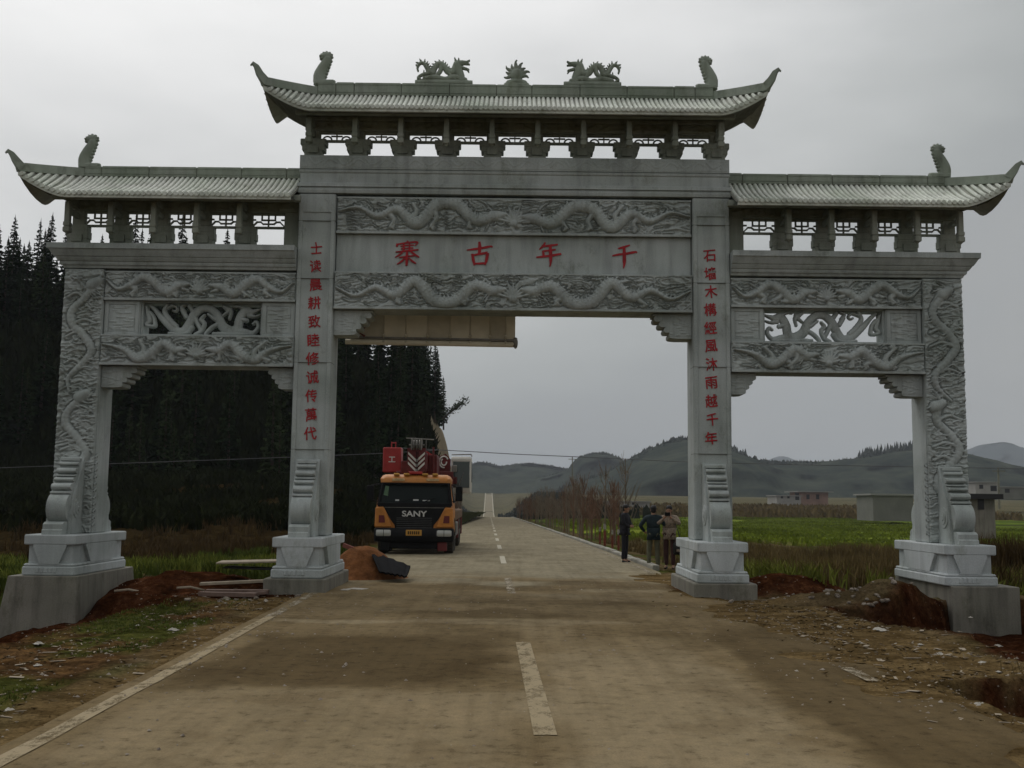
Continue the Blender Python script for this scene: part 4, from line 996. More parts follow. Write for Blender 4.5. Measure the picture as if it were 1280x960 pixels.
# woodland on the crests: many small crowns, one mass
V = []; F = []
r = random.Random(5)
def spire(x, y, z, h, w):
    n = len(V); k = 5
    for lvl, (f, ww) in enumerate(((0, .6), (.25, 1), (.6, .6))):
        for q in range(k): a = 2*pi*q/k+lvl; V.append((x+w*ww*cos(a)*r.uniform(.7, 1.1), y+w*ww*sin(a), z+h*f))
    V.append((x, y, z+h))
    for l in range(2):
        for q in range(k): F.append((n+l*k+q, n+l*k+(q+1) % k, n+(l+1)*k+(q+1) % k, n+(l+1)*k+q))
    for q in range(k): F.append((n+2*k+q, n+2*k+(q+1) % k, n+3*k))
for Y, X, Z in crests:
    for k in range(1500):
        i = r.randrange(len(X)-1); x = X[i]+r.random()*(X[1]-X[0]); y = Y+r.uniform(-40, 15)
        h = r.uniform(1, 4)
        if Y == 1050:
            px = 640+1300*x/Y
            if 1075 < px < 1160: h = r.uniform(4, 12)
            elif px < 930: h = r.uniform(2, 6)
        spire(x, y, Z[i]-3-abs(y-Y)*.05, h+2, r.uniform(1.2, 3))
setp(link('hilltop_wood', mesh_np('hilltop_wood', V, F, MH1)), 'spiky woodland growing along the distant blue hill crests', 'woodland', kind='stuff')

# ---- wooded hillside on the left with its cut face
def hs_z(X, Y):
    """height of the hillside"""
    foot = -4.7-RS*Y+U0; s = foot-X
    topz = np.interp(-X, [0, 9, 14, 20, 32, 45, 61, 130], [12, 12.3, 14.5, 17.5, 21.3, 23, 24.8, 26])
    climb = smooth((Y-74)/40)
    inner = topz*climb*smooth((172-Y)/4)
    face = smooth(s/3.6)**.8
    return inner*face+1.2*(fbm(X*.15, Y*.15, 41, 4)-.5)*face
hx_ = np.r_[np.linspace(-120, -22, 50), np.linspace(-21, -10, 40), np.linspace(-9.8, -4.2, 60)]; hy_ = np.linspace(72, 178, 130)
HX, HY = np.meshgrid(hx_, hy_, indexing='ij'); HZ = hs_z(HX, HY)-.4+.35*(fbm(HX*.8, HY*.8, 45, 4)-.5)
# keep the cut face steep: squeeze X toward the foot
I = np.arange(HX.size).reshape(HX.shape); F = np.stack([I[:-1, :-1].ravel(), I[1:, :-1].ravel(), I[1:, 1:].ravel(), I[:-1, 1:].ravel()], 1)
m_, t, b = nmat('cut_slope', 1, 0); g = t.nodes.new('ShaderNodeNewGeometry'); sx_ = t.nodes.new('ShaderNodeSeparateXYZ'); t.links.new(g.outputs['Normal'], sx_.inputs[0])
n = noise_node(t, .5, 7, .7, 'World', (1, 1, .35)); rock = ramp(t, n.outputs[0], [(.3, (.14, .11, .075)), (.55, (.27, .225, .165)), (.7, (.22, .15, .10))]).outputs[0]
dk = ramp(t, n.outputs[0], [(.3, (.012, .014, .007)), (.7, (.03, .032, .014))]).outputs[0]
fr = ramp(t, sx_.outputs['X'], [(.55, (0, 0, 0)), (.72, (1, 1, 1))]).outputs[0]; c = mixc(t, fr, dk, rock); t.links.new(c, b.inputs['Base Color']); bump(t, b, n.outputs[0], 1, .4)
setp(link('hillside', mesh_np('hillside', np.stack([HX.ravel(), HY.ravel(), HZ.ravel()], 1), F, m_, True)), kind='structure')

# ---- conifers
M_NEEDLE = simple('conifer_needles', (.015, .024, .010), .9, .35, .6, 0); M_BARK = simple('bark', (.06, .045, .035), .95, .3, 12, .1)
M_NEEDLE2 = simple('conifer_needles_pale', (.030, .042, .018), .9, .35, .6, 0)
def conifer(seed, H, R, mat):
    r = random.Random(seed); m = MB(); m.m = 0; m.tube([(0, 0, -.6), (0, 0, H*.5), (r.uniform(-.1, .1), 0, H)], [.16, .1, .015], 6); m.m = 1
    lv = 27
    for i in range(lv):
        f = i/(lv-1); z0_ = H*(.1+.88*f); L_ = R*(1-f)**.8*r.uniform(.8, 1.15)+.16; nb = 7
        for q in range(nb):
            a = 2*pi*q/nb+i*1.3+r.uniform(-.25, .25); l = L_*r.uniform(.6, 1.15); ca, sa = cos(a), sin(a); dr = -.3*l*r.uniform(-.4, 1.3); z = z0_+r.uniform(-.22, .22)
            for s in range(3):          # ragged sprays along the branch
                t0 = s/3*.95; t1 = t0+.5; w = .22*l*(1.15-t0)*r.uniform(.7, 1.2)+.07
                p0 = (ca*l*t0, sa*l*t0, z+dr*t0); p1 = (ca*l*min(t1, 1.05), sa*l*min(t1, 1.05), z+dr*t1+r.uniform(-.1, .12))
                mx_ = [(p0[k]+p1[k])/2 for k in range(3)]; tz = r.uniform(-.18, .18)
                m.add([p0, (mx_[0]-sa*w, mx_[1]+ca*w, mx_[2]+tz-.1), p1, (mx_[0]+sa*w, mx_[1]-ca*w, mx_[2]-tz-.1)], [(0, 1, 2), (0, 2, 3)])
    m.m = 1
    for k in range(4): a = k*pi/2; m.add([(0, 0, H*.93), (.09*cos(a), .09*sin(a), H*.96), (0, 0, H*1.05)], [(0, 1, 2)])
    me = mesh_np('conifer', m.v, m.f, [M_BARK, mat], False, m.mi); return me
CON = [conifer(s, h, w, mt) for s, h, w, mt in ((1, 9.0, 1.35, M_NEEDLE), (2, 10.5, 1.2, M_NEEDLE), (3, 8.0, 1.5, M_NEEDLE2), (4, 11.5, 1.5, M_NEEDLE), (5, 9.5, 1.0, M_NEEDLE2), (6, 7.2, 1.3, M_NEEDLE))]
r = random.Random(9); cnt = 0; LBL = 'dark conifer standing in the dense wood on the left hillside'
def put_tree(me, x, y, z, s, label=LBL, group='conifers on the left hillside'):
    o = bpy.data.objects.new('conifer_tree', me); COL.objects.link(o); o.location = (x, y, z); o.rotation_euler = (r.uniform(-.03, .03), r.uniform(-.03, .03), r.uniform(0, 6.28)); o.scale = (s*r.uniform(.85, 1.15), s*r.uniform(.85, 1.15), s)
    setp(o, label, 'conifer', group)
def hz(x, y): return float(hs_z(np.array([[x]]), np.array([[y]]))[0, 0])
# skyline row, then the body of the wood
for k in range(290):
    if k < 75: x = -9.7-(k/75)**1.15*58; y = 124+r.uniform(-8, 12)
    else:
        y = r.uniform(80, 140); x = -(r.uniform(.066, .60)*y)-1.2
    foot = -4.7-RS*y+U0
    if x > foot-3.2: x = foot-3.2-r.random()*1.5
    put_tree(CON[r.randrange(6)], x, y, hz(x, y)-.6, r.uniform(.75, 1.05) if k < 75 else r.uniform(.7, 1.0))
# dense growth between the trunks
def blades(name, pts, hmin, hmax, w, mat, lean=.35, seed=1, label=None, cat=None, segs=2, cross=False):
    rg = np.random.default_rng(seed); P = np.array(pts, float); n = len(P); a = rg.uniform(0, 2*pi, n); h = rg.uniform(hmin, hmax, n); ww = w*rg.uniform(.6, 1.3, n); la = rg.uniform(0, 2*pi, n); ln = h*lean*rg.uniform(0, 1, n)
    dx = np.cos(a)*ww/2; dy = np.sin(a)*ww/2; lx = np.cos(la)*ln; ly = np.sin(la)*ln
    base = P; v0 = base+np.stack([-dx, -dy, 0*a], 1); v1 = base+np.stack([dx, dy, 0*a], 1)
    v2 = base+np.stack([dx*.8+lx*.35, dy*.8+ly*.35, h*.6], 1); v3 = base+np.stack([-dx*.8+lx*.35, -dy*.8+ly*.35, h*.6], 1); v4 = base+np.stack([lx, ly, h], 1)
    V = np.stack([v0, v1, v2, v3, v4], 1).reshape(-1, 3); k = np.arange(n)*5
    T = np.vstack([np.stack([k, k+1, k+2], 1), np.stack([k, k+2, k+3], 1), np.stack([k+3, k+2, k+4], 1)])
    o = link(name, mesh_np(name, V, T, mat)); return setp(o, label, cat, kind='stuff')
def scatter(n, x0, x1, y0, y1, seed, f=None, zf=None):
    rg = np.random.default_rng(seed); X = rg.uniform(x0, x1, n); Y = rg.uniform(y0, y1, n)
    if f is not None: k = f(X, Y); X, Y = X[k], Y[k]
    Z = (zf or (lambda a, b_: terrain(a, b_)))(X, Y)-.02; return np.stack([X, Y, Z], 1)
def clumps(n, x0, x1, y0, y1, seed, f=None):
    """tufts: several blades from one spot, thinned by patches"""
    rg = np.random.default_rng(seed); c = n//9; CX_ = rg.uniform(x0, x1, c); CY_ = rg.uniform(y0, y1, c); k = fbm(CX_*.6, CY_*.6, seed, 3) > .44
    CX_, CY_ = CX_[k], CY_[k]; X = np.repeat(CX_, 12)+rg.normal(0, .09, len(CX_)*12); Y = np.repeat(CY_, 12)+rg.normal(0, .09, len(CX_)*12)
    if f is not None: k = f(X, Y); X, Y = X[k], Y[k]
    return np.stack([X, Y, terrain(X, Y)-.03], 1)
M_SCRUB = simple('dark_scrub', (.014, .017, .007), .95, .4, .5, 0); M_GREEN = simple('weed_leaves', (.075, .095, .022), .9, .45, .9, 0); M_GREEN2 = simple('bright_weed_leaves', (.15, .168, .034), .9, .4, 1.2, 0)
M_DRY = simple('dry_grass', (.13, .095, .042), .95, .35, .8, 0); M_DRY2 = simple('dead_reed', (.070, .047, .022), .95, .4, .7, 0)
def hedge_ok(X, Y): return X < -5.6-RS*Y
pp = scatter(52000, -85, -7, 74, 120, 3, hedge_ok, lambda a, b_: hs_z(a, b_)-.4)
blades('undergrowth', pp, .4, 1.8, .4, M_SCRUB, .6, 4, 'dark scrub growing under the conifers on the hillside', 'scrub')
pp = scatter(46000, -60, -6.8, 46, 86, 8, lambda X, Y: (X < -5.2-RS*Y) & (fbm(X*.25, Y*.25, 8, 3) > .36)); blades('bank_scrub', pp, .2, 1.0, .2, M_SCRUB, .8, 5, 'dark scrub on the bank below the wood', 'scrub')
pp = np.vstack([clumps(16000, -34, -6, 36, 60, 12), clumps(9000, -14, -5.6, 30, 42, 13)]); blades('dry_grass_bank', pp, .2, .6, .04, M_DRY2, .5, 6, 'brown dead grass on the left bank behind the archway', 'dry grass')
def okL(X, Y): return (X+RS*Y-U0 < -4.9) & ~((np.abs(X+8.4) < 1.0) & (Y < 22)) & (Y+.18*X > 20.3)
pp = np.vstack([clumps(30000, -22, -4.2, 21.8, 34, 14, okL), clumps(8000, -13, -9.6, 18, 24, 15)]); blades('green_weeds', pp, .1, .38, .05, M_GREEN, .6, 7, 'green weeds and grass left of the road behind the archway', 'grass')
pp = clumps(26000, -20, -4.6, 22.0, 31, 16, okL); blades('yellow_green_weeds', pp, .1, .42, .045, M_GREEN2, .5, 8, 'taller yellow green weeds left of the road', 'grass')
pp = clumps(16000, -6.3, -4.1, 8, 18, 17, lambda X, Y: masks(X, Y)[2] > .45); blades('verge_grass', pp, .02, .08, .012, M_GREEN, .8, 9, 'short grass patch on the left verge', 'grass')
def okR(X, Y): return (X+RS*Y-U0 > 5.6) & ~((np.abs(X-8.5) < .9) & (Y < 22.2)) & ~((np.abs(X-3.8) < 1) & (Y < 22))
pp = clumps(60000, 6.2, 22, 21.3, 44, 18, okR); blades('dry_reeds', pp, .2, .75, .028, M_DRY, .45, 10, 'brown dry grass right of the road behind the archway', 'dry grass')
pp = clumps(46000, 5.8, 20, 20.6, 38, 19, lambda X, Y: okR(X, Y) & (fbm(X*.4, Y*.4, 71, 3) > .42)); blades('green_verge', pp, .08, .4, .04, M_GREEN2, .7, 11, 'green weeds among the dry grass right of the archway', 'grass')
pp = clumps(20000, 9.6, 17, 17.6, 27, 20); blades('tall_reeds', pp, .6, 1.35, .035, M_DRY2, .4, 12, 'tall dark brown reeds behind the right outer column', 'reeds')
pp = clumps(26000, 5.4, 15, 20.8, 30, 61, lambda X, Y: okR(X, Y) & (fbm(X*.8, Y*.8, 64, 3) > .57)); blades('scrub_weeds', pp, .2, .6, .03, M_GREEN2, .9, 62, 'taller yellow green scrub among the grass right of the archway', 'scrub')
pp = clumps(9000, 4.9, 12, 27, 60, 22, lambda X, Y: X+RS*Y-U0 > 4.6); blades('kerb_grass', pp, .1, .45, .04, M_DRY, .7, 13, 'dry grass along the right kerb under the saplings', 'dry grass')
pp = scatter(60000, 6, 75, 64, 235, 23, lambda X, Y: (X+RS*Y > 8)); M_CROP = simple('crop_leaves', (.14, .175, .022), .9, .5, .06, 0)
pp = pp[fbm(pp[:, 0]*.05, pp[:, 1]*.11, 90, 3) > .42]; blades('crop', pp, .1, .4, .3, M_CROP, .5, 14, 'bright green crop in the fields right of the road', 'crop')
pp = scatter(9000, 5, 120, 235, 330, 24); blades('far_brush', pp, .5, 2.2, 1.0, M_DRY, .4, 15, 'reddish brown brush beyond the green fields', 'brush')

pp = np.vstack([scatter(2600, -32, -12.5, 215, 700, 26), scatter(2600, -14, 30, 215, 700, 27)]); pp = pp[np.abs(pp[:, 0]+RS*pp[:, 1]-U0) > 6]; blades('roadside_bushes', pp, 1, 3.2, 1.6, M_SCRUB, .4, 16, 'bushes along the far stretch of the road', 'bushes')
# ---- bare saplings along the kerb
M_TWIG = simple('sapling_twigs', (.17, .135, .10), .95, .3, 2, .1); M_TWIGR = simple('reddish_twigs', (.15, .09, .06), .95, .3, 2, .1); M_WRAP = simple('trunk_wrap', (.17, .05, .035), .8, .3, 9, .1); M_LIME = simple('limewash', (.3, .28, .24), .9, .15, 9)
def sapling(seed, H, mat, dense=26):
    r_ = random.Random(seed); m = MB(); m.m = 0; m.tube([(0, 0, -.2), (r_.uniform(-.04, .04), 0, H*.4), (r_.uniform(-.08, .08), 0, H)], [.045, .035, .012], 5)
    for k in range(dense):
        z = H*r_.uniform(.22, .85); a = r_.uniform(0, 2*pi); l = H*r_.uniform(.16, .4)*(1.1-z/H*.6); up = r_.uniform(1.1, 2.6); hx_2 = l*.5
        p = [(0, 0, z), (cos(a)*hx_2*.45, sin(a)*hx_2*.45, z+l*.4*up*.5), (cos(a)*hx_2*.75, sin(a)*hx_2*.75, z+l*up*.48)]
        m.tube(p, [.016, .011, .005], 3, cap=False)
        for q in range(3):
            t_ = r_.uniform(.3, .9); b0 = [p[0][i]*(1-t_)+p[2][i]*t_ for i in range(3)]; a2 = a+r_.uniform(-1.3, 1.3); l2 = l*.4
            m.tube([b0, (b0[0]+cos(a2)*l2*.5, b0[1]+sin(a2)*l2*.5, b0[2]+l2*r_.uniform(.6, 1.2))], [.009, .004], 3, cap=False)
    return mesh_np('sapling', m.v, m.f, [mat])
SAP = [sapling(s, h, mt) for s, h, mt in ((1, 3.2, M_TWIG), (2, 3.5, M_TWIGR), (3, 2.9, M_TWIGR), (4, 3.7, M_TWIG), (5, 3.3, M_TWIGR))]
r = random.Random(21); k = 0; wr = 0; y = 37.5
while y < 178:
    for row in range(2 if y > 52 else 1):
        u = 4.65+row*1.3+r.uniform(-.2, .2); yy = y+r.uniform(-.5, .5); x = u+U0-RS*yy; s = r.uniform(.75, 1.02)
        me = SAP[r.randrange(5)]; e = bpy.data.objects.new('bare_sapling', me); COL.objects.link(e); e.location = (x, yy, gz(x, yy)); e.rotation_euler = (0, 0, r.uniform(0, 6)); e.scale = (s, s, s)
        setp(e, 'leafless young tree in the row along the right kerb', 'sapling', 'bare saplings along the right kerb')
        if row == 0 and 38 < y < 48:
            mb = MB(); mb.tube([(0, 0, .02), (0, 0, .7)], .055, 8); w_ = mb.build('trunk_wrap', M_WRAP, e, local=True); mb = MB(); mb.tube([(0, 0, .76), (0, 0, 1.0)], .06, 8); mb.build('lime_band', M_LIME, e, local=True)
            e['label'] = ['leafless sapling with red wrapped trunk, nearest wrapped one to the three people', 'leafless sapling with red wrapped trunk, second of the wrapped ones', 'leafless sapling with red wrapped trunk, third of the wrapped ones', 'leafless sapling with red wrapped trunk, fourth of the wrapped ones', 'leafless sapling with red wrapped trunk, fifth of the wrapped ones', 'leafless sapling with red wrapped trunk, farthest of the wrapped ones'][min(wr, 5)]; wr += 1
        k += 1
    y += r.uniform(2.0, 2.9) if y < 80 else r.uniform(2.6, 4)
y = 75
while y < 178:
    u = -5.0+r.uniform(-.3, .2); x = u+U0-RS*y; o = bpy.data.objects.new('bare_sapling', SAP[r.randrange(5)]); COL.objects.link(o); o.location = (x, y, gz(x, y)-.1); o.rotation_euler = (0, 0, r.uniform(0, 6)); o.scale = (1.1,)*3
    setp(o, 'leafless young tree by the left kerb below the cut slope', 'sapling', 'bare saplings along the left kerb'); y += r.uniform(3, 5)
# the leaning tree on the lip of the cut
M_LEAF = simple('leaning_tree_leaves', (.02, .03, .012), .9, .3, 2)
tr = empty('leaning_tree', (-11.6, 150, 12.6), 'tree leaning out from the top edge of the cut slope', 'tree')
b0 = Vector((-11.6, 150, 12.6)); tips = [Vector((-8.9, 150, 14.2)), Vector((-6.6, 150, 15.9))]
m = MB(); m.tube([b0, b0.lerp(tips[0], .6)+Vector((0, 0, -.2)), tips[0], tips[1]], [.22, .15, .1, .03], 6); m.build('trunk', M_BARK, tr)
m = MB(); r = random.Random(3)
for k in range(420):
    t_ = r.uniform(.35, 1.0); c = tips[0].lerp(tips[1], (t_-.45)/.55) if t_ > .45 else b0.lerp(tips[0], t_/.45); c = c+Vector((r.gauss(0, .28), r.gauss(0, .4), r.gauss(0, .26)+.1))
    a = r.uniform(0, 6.28); l = r.uniform(.15, .35); m.add([c, c+Vector((cos(a)*l, .1, sin(a)*l*.6+.1)), c+Vector((cos(a+.7)*l, -.1, sin(a+.7)*l*.6))], [(0, 1, 2)])
m.build('crown', M_LEAF, tr, kind='stuff')
for x, y, s in ((-10.9, 148, .95), (-11.6, 144, .95), (-11.3, 152, 1.0), (-12.3, 146, 1.0), (-10.4, 140, .8), (-11.2, 138, .95), (-12.4, 152, 1.05), (-9.9, 133, .85)): put_tree(CON[r.randrange(6)], x, y, 12.0, s)
for i_, (x, y, s, lb) in enumerate(((-9.9, 151, .75, 'slim conifer at the right end of the wood above the cut slope'), (-10.6, 146, .9, 'second conifer from the right end of the wood, above the cut slope'))):
    put_tree(CON[4], x, y, 12.2, s, lb)
# bushy trees above the far right hill
# ---- far buildings
M_WALLW = simple('rendered_wall', (.30, .29, .27), .9, .15, .3); M_WALLG = simple('grey_wall', (.17, .17, .15), .9, .2, .25); M_ROOFW = simple('pale_roof', (.26, .255, .24), .8, .1, .3); M_DARK = simple('dark_opening', (.02, .02, .022), .6, .1, 1); M_BRICKR = simple('reddish_wall', (.26, .17, .14), .9, .2, .4)
def building(px0, px1, pyt, pyb, Y, depth, wall, label, cat='building', roofm=None, openings=(), over=.4, parapet=0):
    x0, zt = atY(px0, pyt, Y); x1, _ = atY(px1, pyt, Y); _, zb = atY((px0+px1)/2, pyb, Y); zb -= 1.5
    e = empty('building', ((x0+x1)/2, Y, zb), label, cat)
    m = MB(); m.box(x0, x1, Y, Y+depth, zb, zt-.3); m.build('wall', wall, e)
    m = MB(); m.box(x0-over, x1+over, Y-over, Y+depth+over, zt-.299, zt); m.build('roof', roofm or M_ROOFW, e)
    for (a, b_, c_, d_, nm) in openings:
        xa, za = atY(a, c_, Y); xb, zb_ = atY(b_, d_, Y); m = MB(); m.box(xa, xb, Y-.05, Y+.12, zb_, za); m.build(nm, M_DARK, e)
    return e
building(1091, 1141, 617, 641, 190, 9, M_WALLG, 'long grey flat roofed building just left of the right outer column', over=.5)
building(971, 1001, 619, 628, 330, 12, M_WALLW, 'small white house at the left end of the pale flat roof', openings=[(994, 999, 616, 625, 'door'), (976, 979, 620, 623, 'window'), (984, 987, 620, 623, 'window')])
building(1001, 1035, 614, 627, 345, 14, M_BRICKR, 'low reddish building under a thin pale flat roof', over=1.4, openings=[(1008, 1012, 618, 624, 'window'), (1020, 1024, 618, 624, 'window')])
building(1219, 1247, 602, 616, 300, 12, M_WALLW, 'pale building with dark windows left of the utility pole', openings=[(1238, 1246, 607, 614, 'window'), (1224, 1229, 606, 611, 'window')])
building(1249, 1300, 608, 618, 320, 14, M_WALLG, 'long low grey shed right of the utility pole', openings=[(1256, 1262, 611, 616, 'door')])
building(760, 812, 626, 634, 260, 8, M_WALLW, 'long low white wall building seen past the saplings', cat='shed', openings=[(770, 774, 628, 633, 'door'), (790, 793, 628, 631, 'window')])
building(1206, 1243, 617, 640, 60, 5, M_CONC, 'small concrete hut with a dark slab roof behind the right column', 'hut', roofm=M_DARK, over=.35, openings=[(1222, 1230, 622, 637, 'door')])
def pole(px_, pyt, pyb, Y, label, arm=True):
    x, zt = atY(px_, pyt, Y); _, zb = atY(px_, pyb, Y); e = empty('utility_pole', (x, Y, zb-2), label, 'utility pole')
    m = MB(); m.tube([(x, Y, zb-2), (x, Y, zt)], [.16, .1], 8); m.build('post', M_CONC, e)
    if arm: m = MB(); m.box(x-.8, x+.8, Y-.22, Y-.1, zt-.55, zt-.43); m.build('crossarm', M_CONC, e)
pole(1247.5, 584, 616, 130, 'concrete utility pole standing among the far buildings on the right')
pole(715.5, 571, 625, 210, 'thin utility pole rising above the row of bare saplings')
def cable(pts, rad, label):
    P = []
    for px_, py_, Y in pts: x, z = atY(px_, py_, Y); P.append((x, Y, z))
    m = MB(); Q = np.array(P); t_ = np.linspace(0, 1, 60); tt = np.linspace(0, 1, len(Q)); X = [np.interp(t_, tt, Q[:, i]) for i in range(3)]; m.tube(list(zip(*X)), rad, 5)
    o = m.build('power_cable', M_CABLE); setp(o, label, 'cable')
M_CABLE = simple('cable', (.10, .10, .105), .5, .1, 1)
cable([(-60, 587, 44), (130, 580, 44), (363, 571.5, 44), (470, 567, 44), (545, 563, 44)], .013, 'thin pale cable crossing the dark wood left of the crane')
cable([(500, 560, 60), (580, 564, 60), (640, 567.5, 60), (720, 571, 60), (860, 577.5, 60), (1000, 581, 60), (1140, 583.5, 60), (1290, 586, 60), (1500, 585, 60)], .022, 'dark power cable crossing the view behind the archway to the right')

# ---- air
m_ = bpy.data.materials.new('haze'); m_.use_nodes = True; t = m_.node_tree; t.nodes.remove(t.nodes['Principled BSDF'])
pv = t.nodes.new('ShaderNodeVolumePrincipled'); pv.inputs['Color'].default_value = (.84, .91, 1, 1); pv.inputs['Density'].default_value = 1.6e-4; t.links.new(pv.outputs[0], t.nodes['Material Output'].inputs['Volume'])
m = MB(); m.box(-13000, 13000, -600, 15000, -16, 330); hz_o = m.build('haze', m_); setp(hz_o, kind='stuff')
# ================================================================== TRUCK CRANE
M_ORANGE = simple('orange_paint', (.46, .175, .03), .5, .28, 2.4, .4, coat=.1); M_BLACKP = simple('black_plastic', (.009, .009, .010), .6, .2, 3, .12); M_CRED = simple('crane_red', (.33, .018, .015), .45, .2, 2, .5)
M_DRED = simple('dark_red_paint', (.11, .012, .012), .5, .3, 3, .4); M_WHITE = simple('white_paint', (.62, .60, .55), .5, .1, 3); M_RUB = simple('tyre_rubber', (.05, .043, .034), .85, .3, 8); M_STEEL = simple('dusty_steel', (.20, .19, .17), .6, .25, 6, metal=.3)
M_GLASS, t, b = nmat('dark_glass', .2, .12); b.inputs['Base Color'].default_value = (.012, .016, .016, 1)
M_GLASS2, t, b = nmat('tinted_cab_glass', .1, .5); b.inputs['Base Color'].default_value = (.04, .055, .05, 1)
M_GRILLE = simple('grille_grey', (.05, .05, .05), .5, .3, 6); M_SEAT = simple('seat_cloth', (.045, .045, .045), .9, .3, 6); M_SEATG = simple('green_tag', (.10, .17, .10), .8, .3, 9)
M_LAMP, t, b = nmat('lamp_glass', .2, .5); b.inputs['Base Color'].default_value = (.42, .42, .40, 1)
M_WHITEO = simple('faded_marking', (.52, .36, .18), .6, .3, 14); M_CHAS = simple('dusty_chassis', (.13, .075, .04), .8, .3, 4); M_PLATE = simple('yellow_plate', (.50, .26, .05), .5, .1, 3); M_CHROME = simple('bright_metal', (.55, .55, .54), .35, .1, 4, metal=.7); M_DUSTY = simple('dusty_red', (.2, .07, .055), .8, .3, 5)
def text_mesh(s, size, name, mat, parent, loc, rz=0, depth=.01, bold=0, sx=1, label=None):
    cu = bpy.data.curves.new('c', 'FONT'); cu.body = s; cu.size = size; cu.extrude = depth/2; cu.offset = bold; cu.align_x = 'CENTER'; cu.align_y = 'CENTER'
    o = bpy.data.objects.new('c', cu); COL.objects.link(o); me = bpy.data.meshes.new_from_object(o.evaluated_get(bpy.context.evaluated_depsgraph_get()))
    bpy.data.objects.remove(o); me.transform(Matrix.Diagonal((sx, 1, 1, 1))); me.transform(Matrix.Rotation(pi/2, 4, 'X')); me.name = name; me.materials.clear(); me.materials.append(mat)
    p = bpy.data.objects.new(name, me); COL.objects.link(p); p.parent = parent; p.location = loc; p.rotation_euler = (0, 0, rz)
    if label: p['label'] = label
    return p
TX, TY = -3.06, 33.3; TZ = rz_(TY)-.02
tk = empty('truck_crane', (TX, TY, TZ), 'orange and black truck crane with red boom parked facing the camera', 'truck crane'); tk.rotation_euler = (0, 0, RS)
ORG[tk.name] = Vector((0, 0, 0))      # parts are drawn in the truck's own frame: x right, y back, z up
def TB(m, name, mat, par=tk, **k):
    o = m.build(name, mat, par, **k); return o
# cab: lofted body
m = MB(); W = 1.22
def cabring(z, f, w, r_=.16):   # front y, half width
    pts = []
    for s in (-1, 1):
        for k in range(4):
            a = k/3*pi/2; 
            p = (-w+r_-r_*sin(pi/2-a) if s < 0 else w-r_+r_*sin(a), f+r_-r_*cos(pi/2-a) if s < 0 else f+r_-r_*cos(a))
            pts.append((p[0], p[1], z))
    return pts+[(w, 1.75, z), (-w, 1.75, z)]
m.rings([cabring(.52, .04, 1.2), cabring(.8, 0, 1.24), cabring(1.35, .02, 1.24), cabring(1.62, .06, 1.22), cabring(2.28, .26, 1.12), cabring(2.3, .22, 1.13), cabring(2.42, .24, 1.14), cabring(2.52, .34, 1.08), cabring(2.56, .5, 1.0)])
cab = TB(m, 'cab', M_ORANGE, smooth=True)
# windscreen
def quadslab(P, d, name, mat, par, n=(0, -1, 0)):
    m = MB(); P = [Vector(p) for p in P]; nn = (P[1]-P[0]).cross(P[2]-P[0]).normalized(); 
    if nn.dot(Vector(n)) < 0: nn = -nn
    m.add([tuple(p+nn*d) for p in P]+[tuple(p-nn*.03) for p in P], [(0, 1, 2, 3), (7, 6, 5, 4), (0, 4, 5, 1), (1, 5, 6, 2), (2, 6, 7, 3), (3, 7, 4, 0)]); return m.build(name, mat, par)
quadslab([(-1.07, .055, 1.64), (1.07, .055, 1.64), (1.0, .235, 2.25), (-1.0, .235, 2.25)], .02, 'windscreen', M_GLASS, cab)
quadslab([(-1.0, .09, 1.9), (-.86, .09, 1.86), (-.84, .16, 2.17), (-.95, .17, 2.19)], .004, 'hanging_tag', M_SEATG, cab)
for xs_, w_ in ((-.55, .2), (.1, .12), (.55, .2)): quadslab([(xs_-w_, .12, 1.78), (xs_+w_, .12, 1.78), (xs_+w_*.7, .185, 2.08), (xs_-w_*.7, .185, 2.08)], -.001, 'seat_back', M_SEAT, cab)
for s in (-1, 1):
    quadslab([(s*1.235, .42, 1.66), (s*1.235, 1.35, 1.66), (s*1.14, 1.3, 2.22), (s*1.135, .55, 2.22)], .012, 'side_window', M_GLASS, cab, (s, 0, 0))
    m = MB(); m.tube([(s*1.12, .05, 1.62), (s*1.03, .23, 2.28)], .045, 6); TB(m, 'screen_pillar', M_BLACKP, cab)
m = MB(); m.cbox(-.72, .72, .10, .14, 1.66, 1.72, .01); TB(m, 'wiper_cowl', M_BLACKP, cab)
for xx in (-.5, .2): m = MB(); m.tube([(xx, .02, 1.66), (xx+.45, .06, 1.82)], .012, 5); TB(m, 'wiper', M_BLACKP, cab)
for xx in (-.62, -.3, .3, .62): m = MB(); m.cbox(xx-.09, xx+.09, .26, .42, 2.53, 2.60, .02); TB(m, 'roof_marker_lamp', M_PLATE, cab)
m = MB(); m.prism([(-1.06, 2.285), (1.06, 2.285), (1.04, 2.24), (-1.04, 2.24)], .10, .24, 'y'); TB(m, 'visor_strip', M_BLACKP, cab)
for s in (-1, 1):
    m = MB(); m.cbox(s*.35, s*.75, .205, .235, 2.35, 2.43, .006); TB(m, 'roof_lettering_strip', M_WHITEO, cab)
    m = MB(); m.tube([(s*1.19, .5, .9), (s*1.19, .5, 1.5)], .015, 5); TB(m, 'grab_rail', M_STEEL, cab)
quadslab([(-1.2, .045, 1.58), (1.2, .045, 1.58), (1.115, .262, 2.285), (-1.115, .262, 2.285)], .006, 'windscreen_surround', M_BLACKP, cab)
# bits seen behind the glass, on the dashboard
for xa, xb, z in ((-.05, .12, 1.72), (.25, .48, 1.70), (.6, .86, 1.69), (-.62, -.5, 1.71)): quadslab([(xa, .055, z), (xb, .055, z), (xb, .065, z+.045), (xa, .065, z+.045)], .002, 'dashboard_paper', M_CHROME, cab)
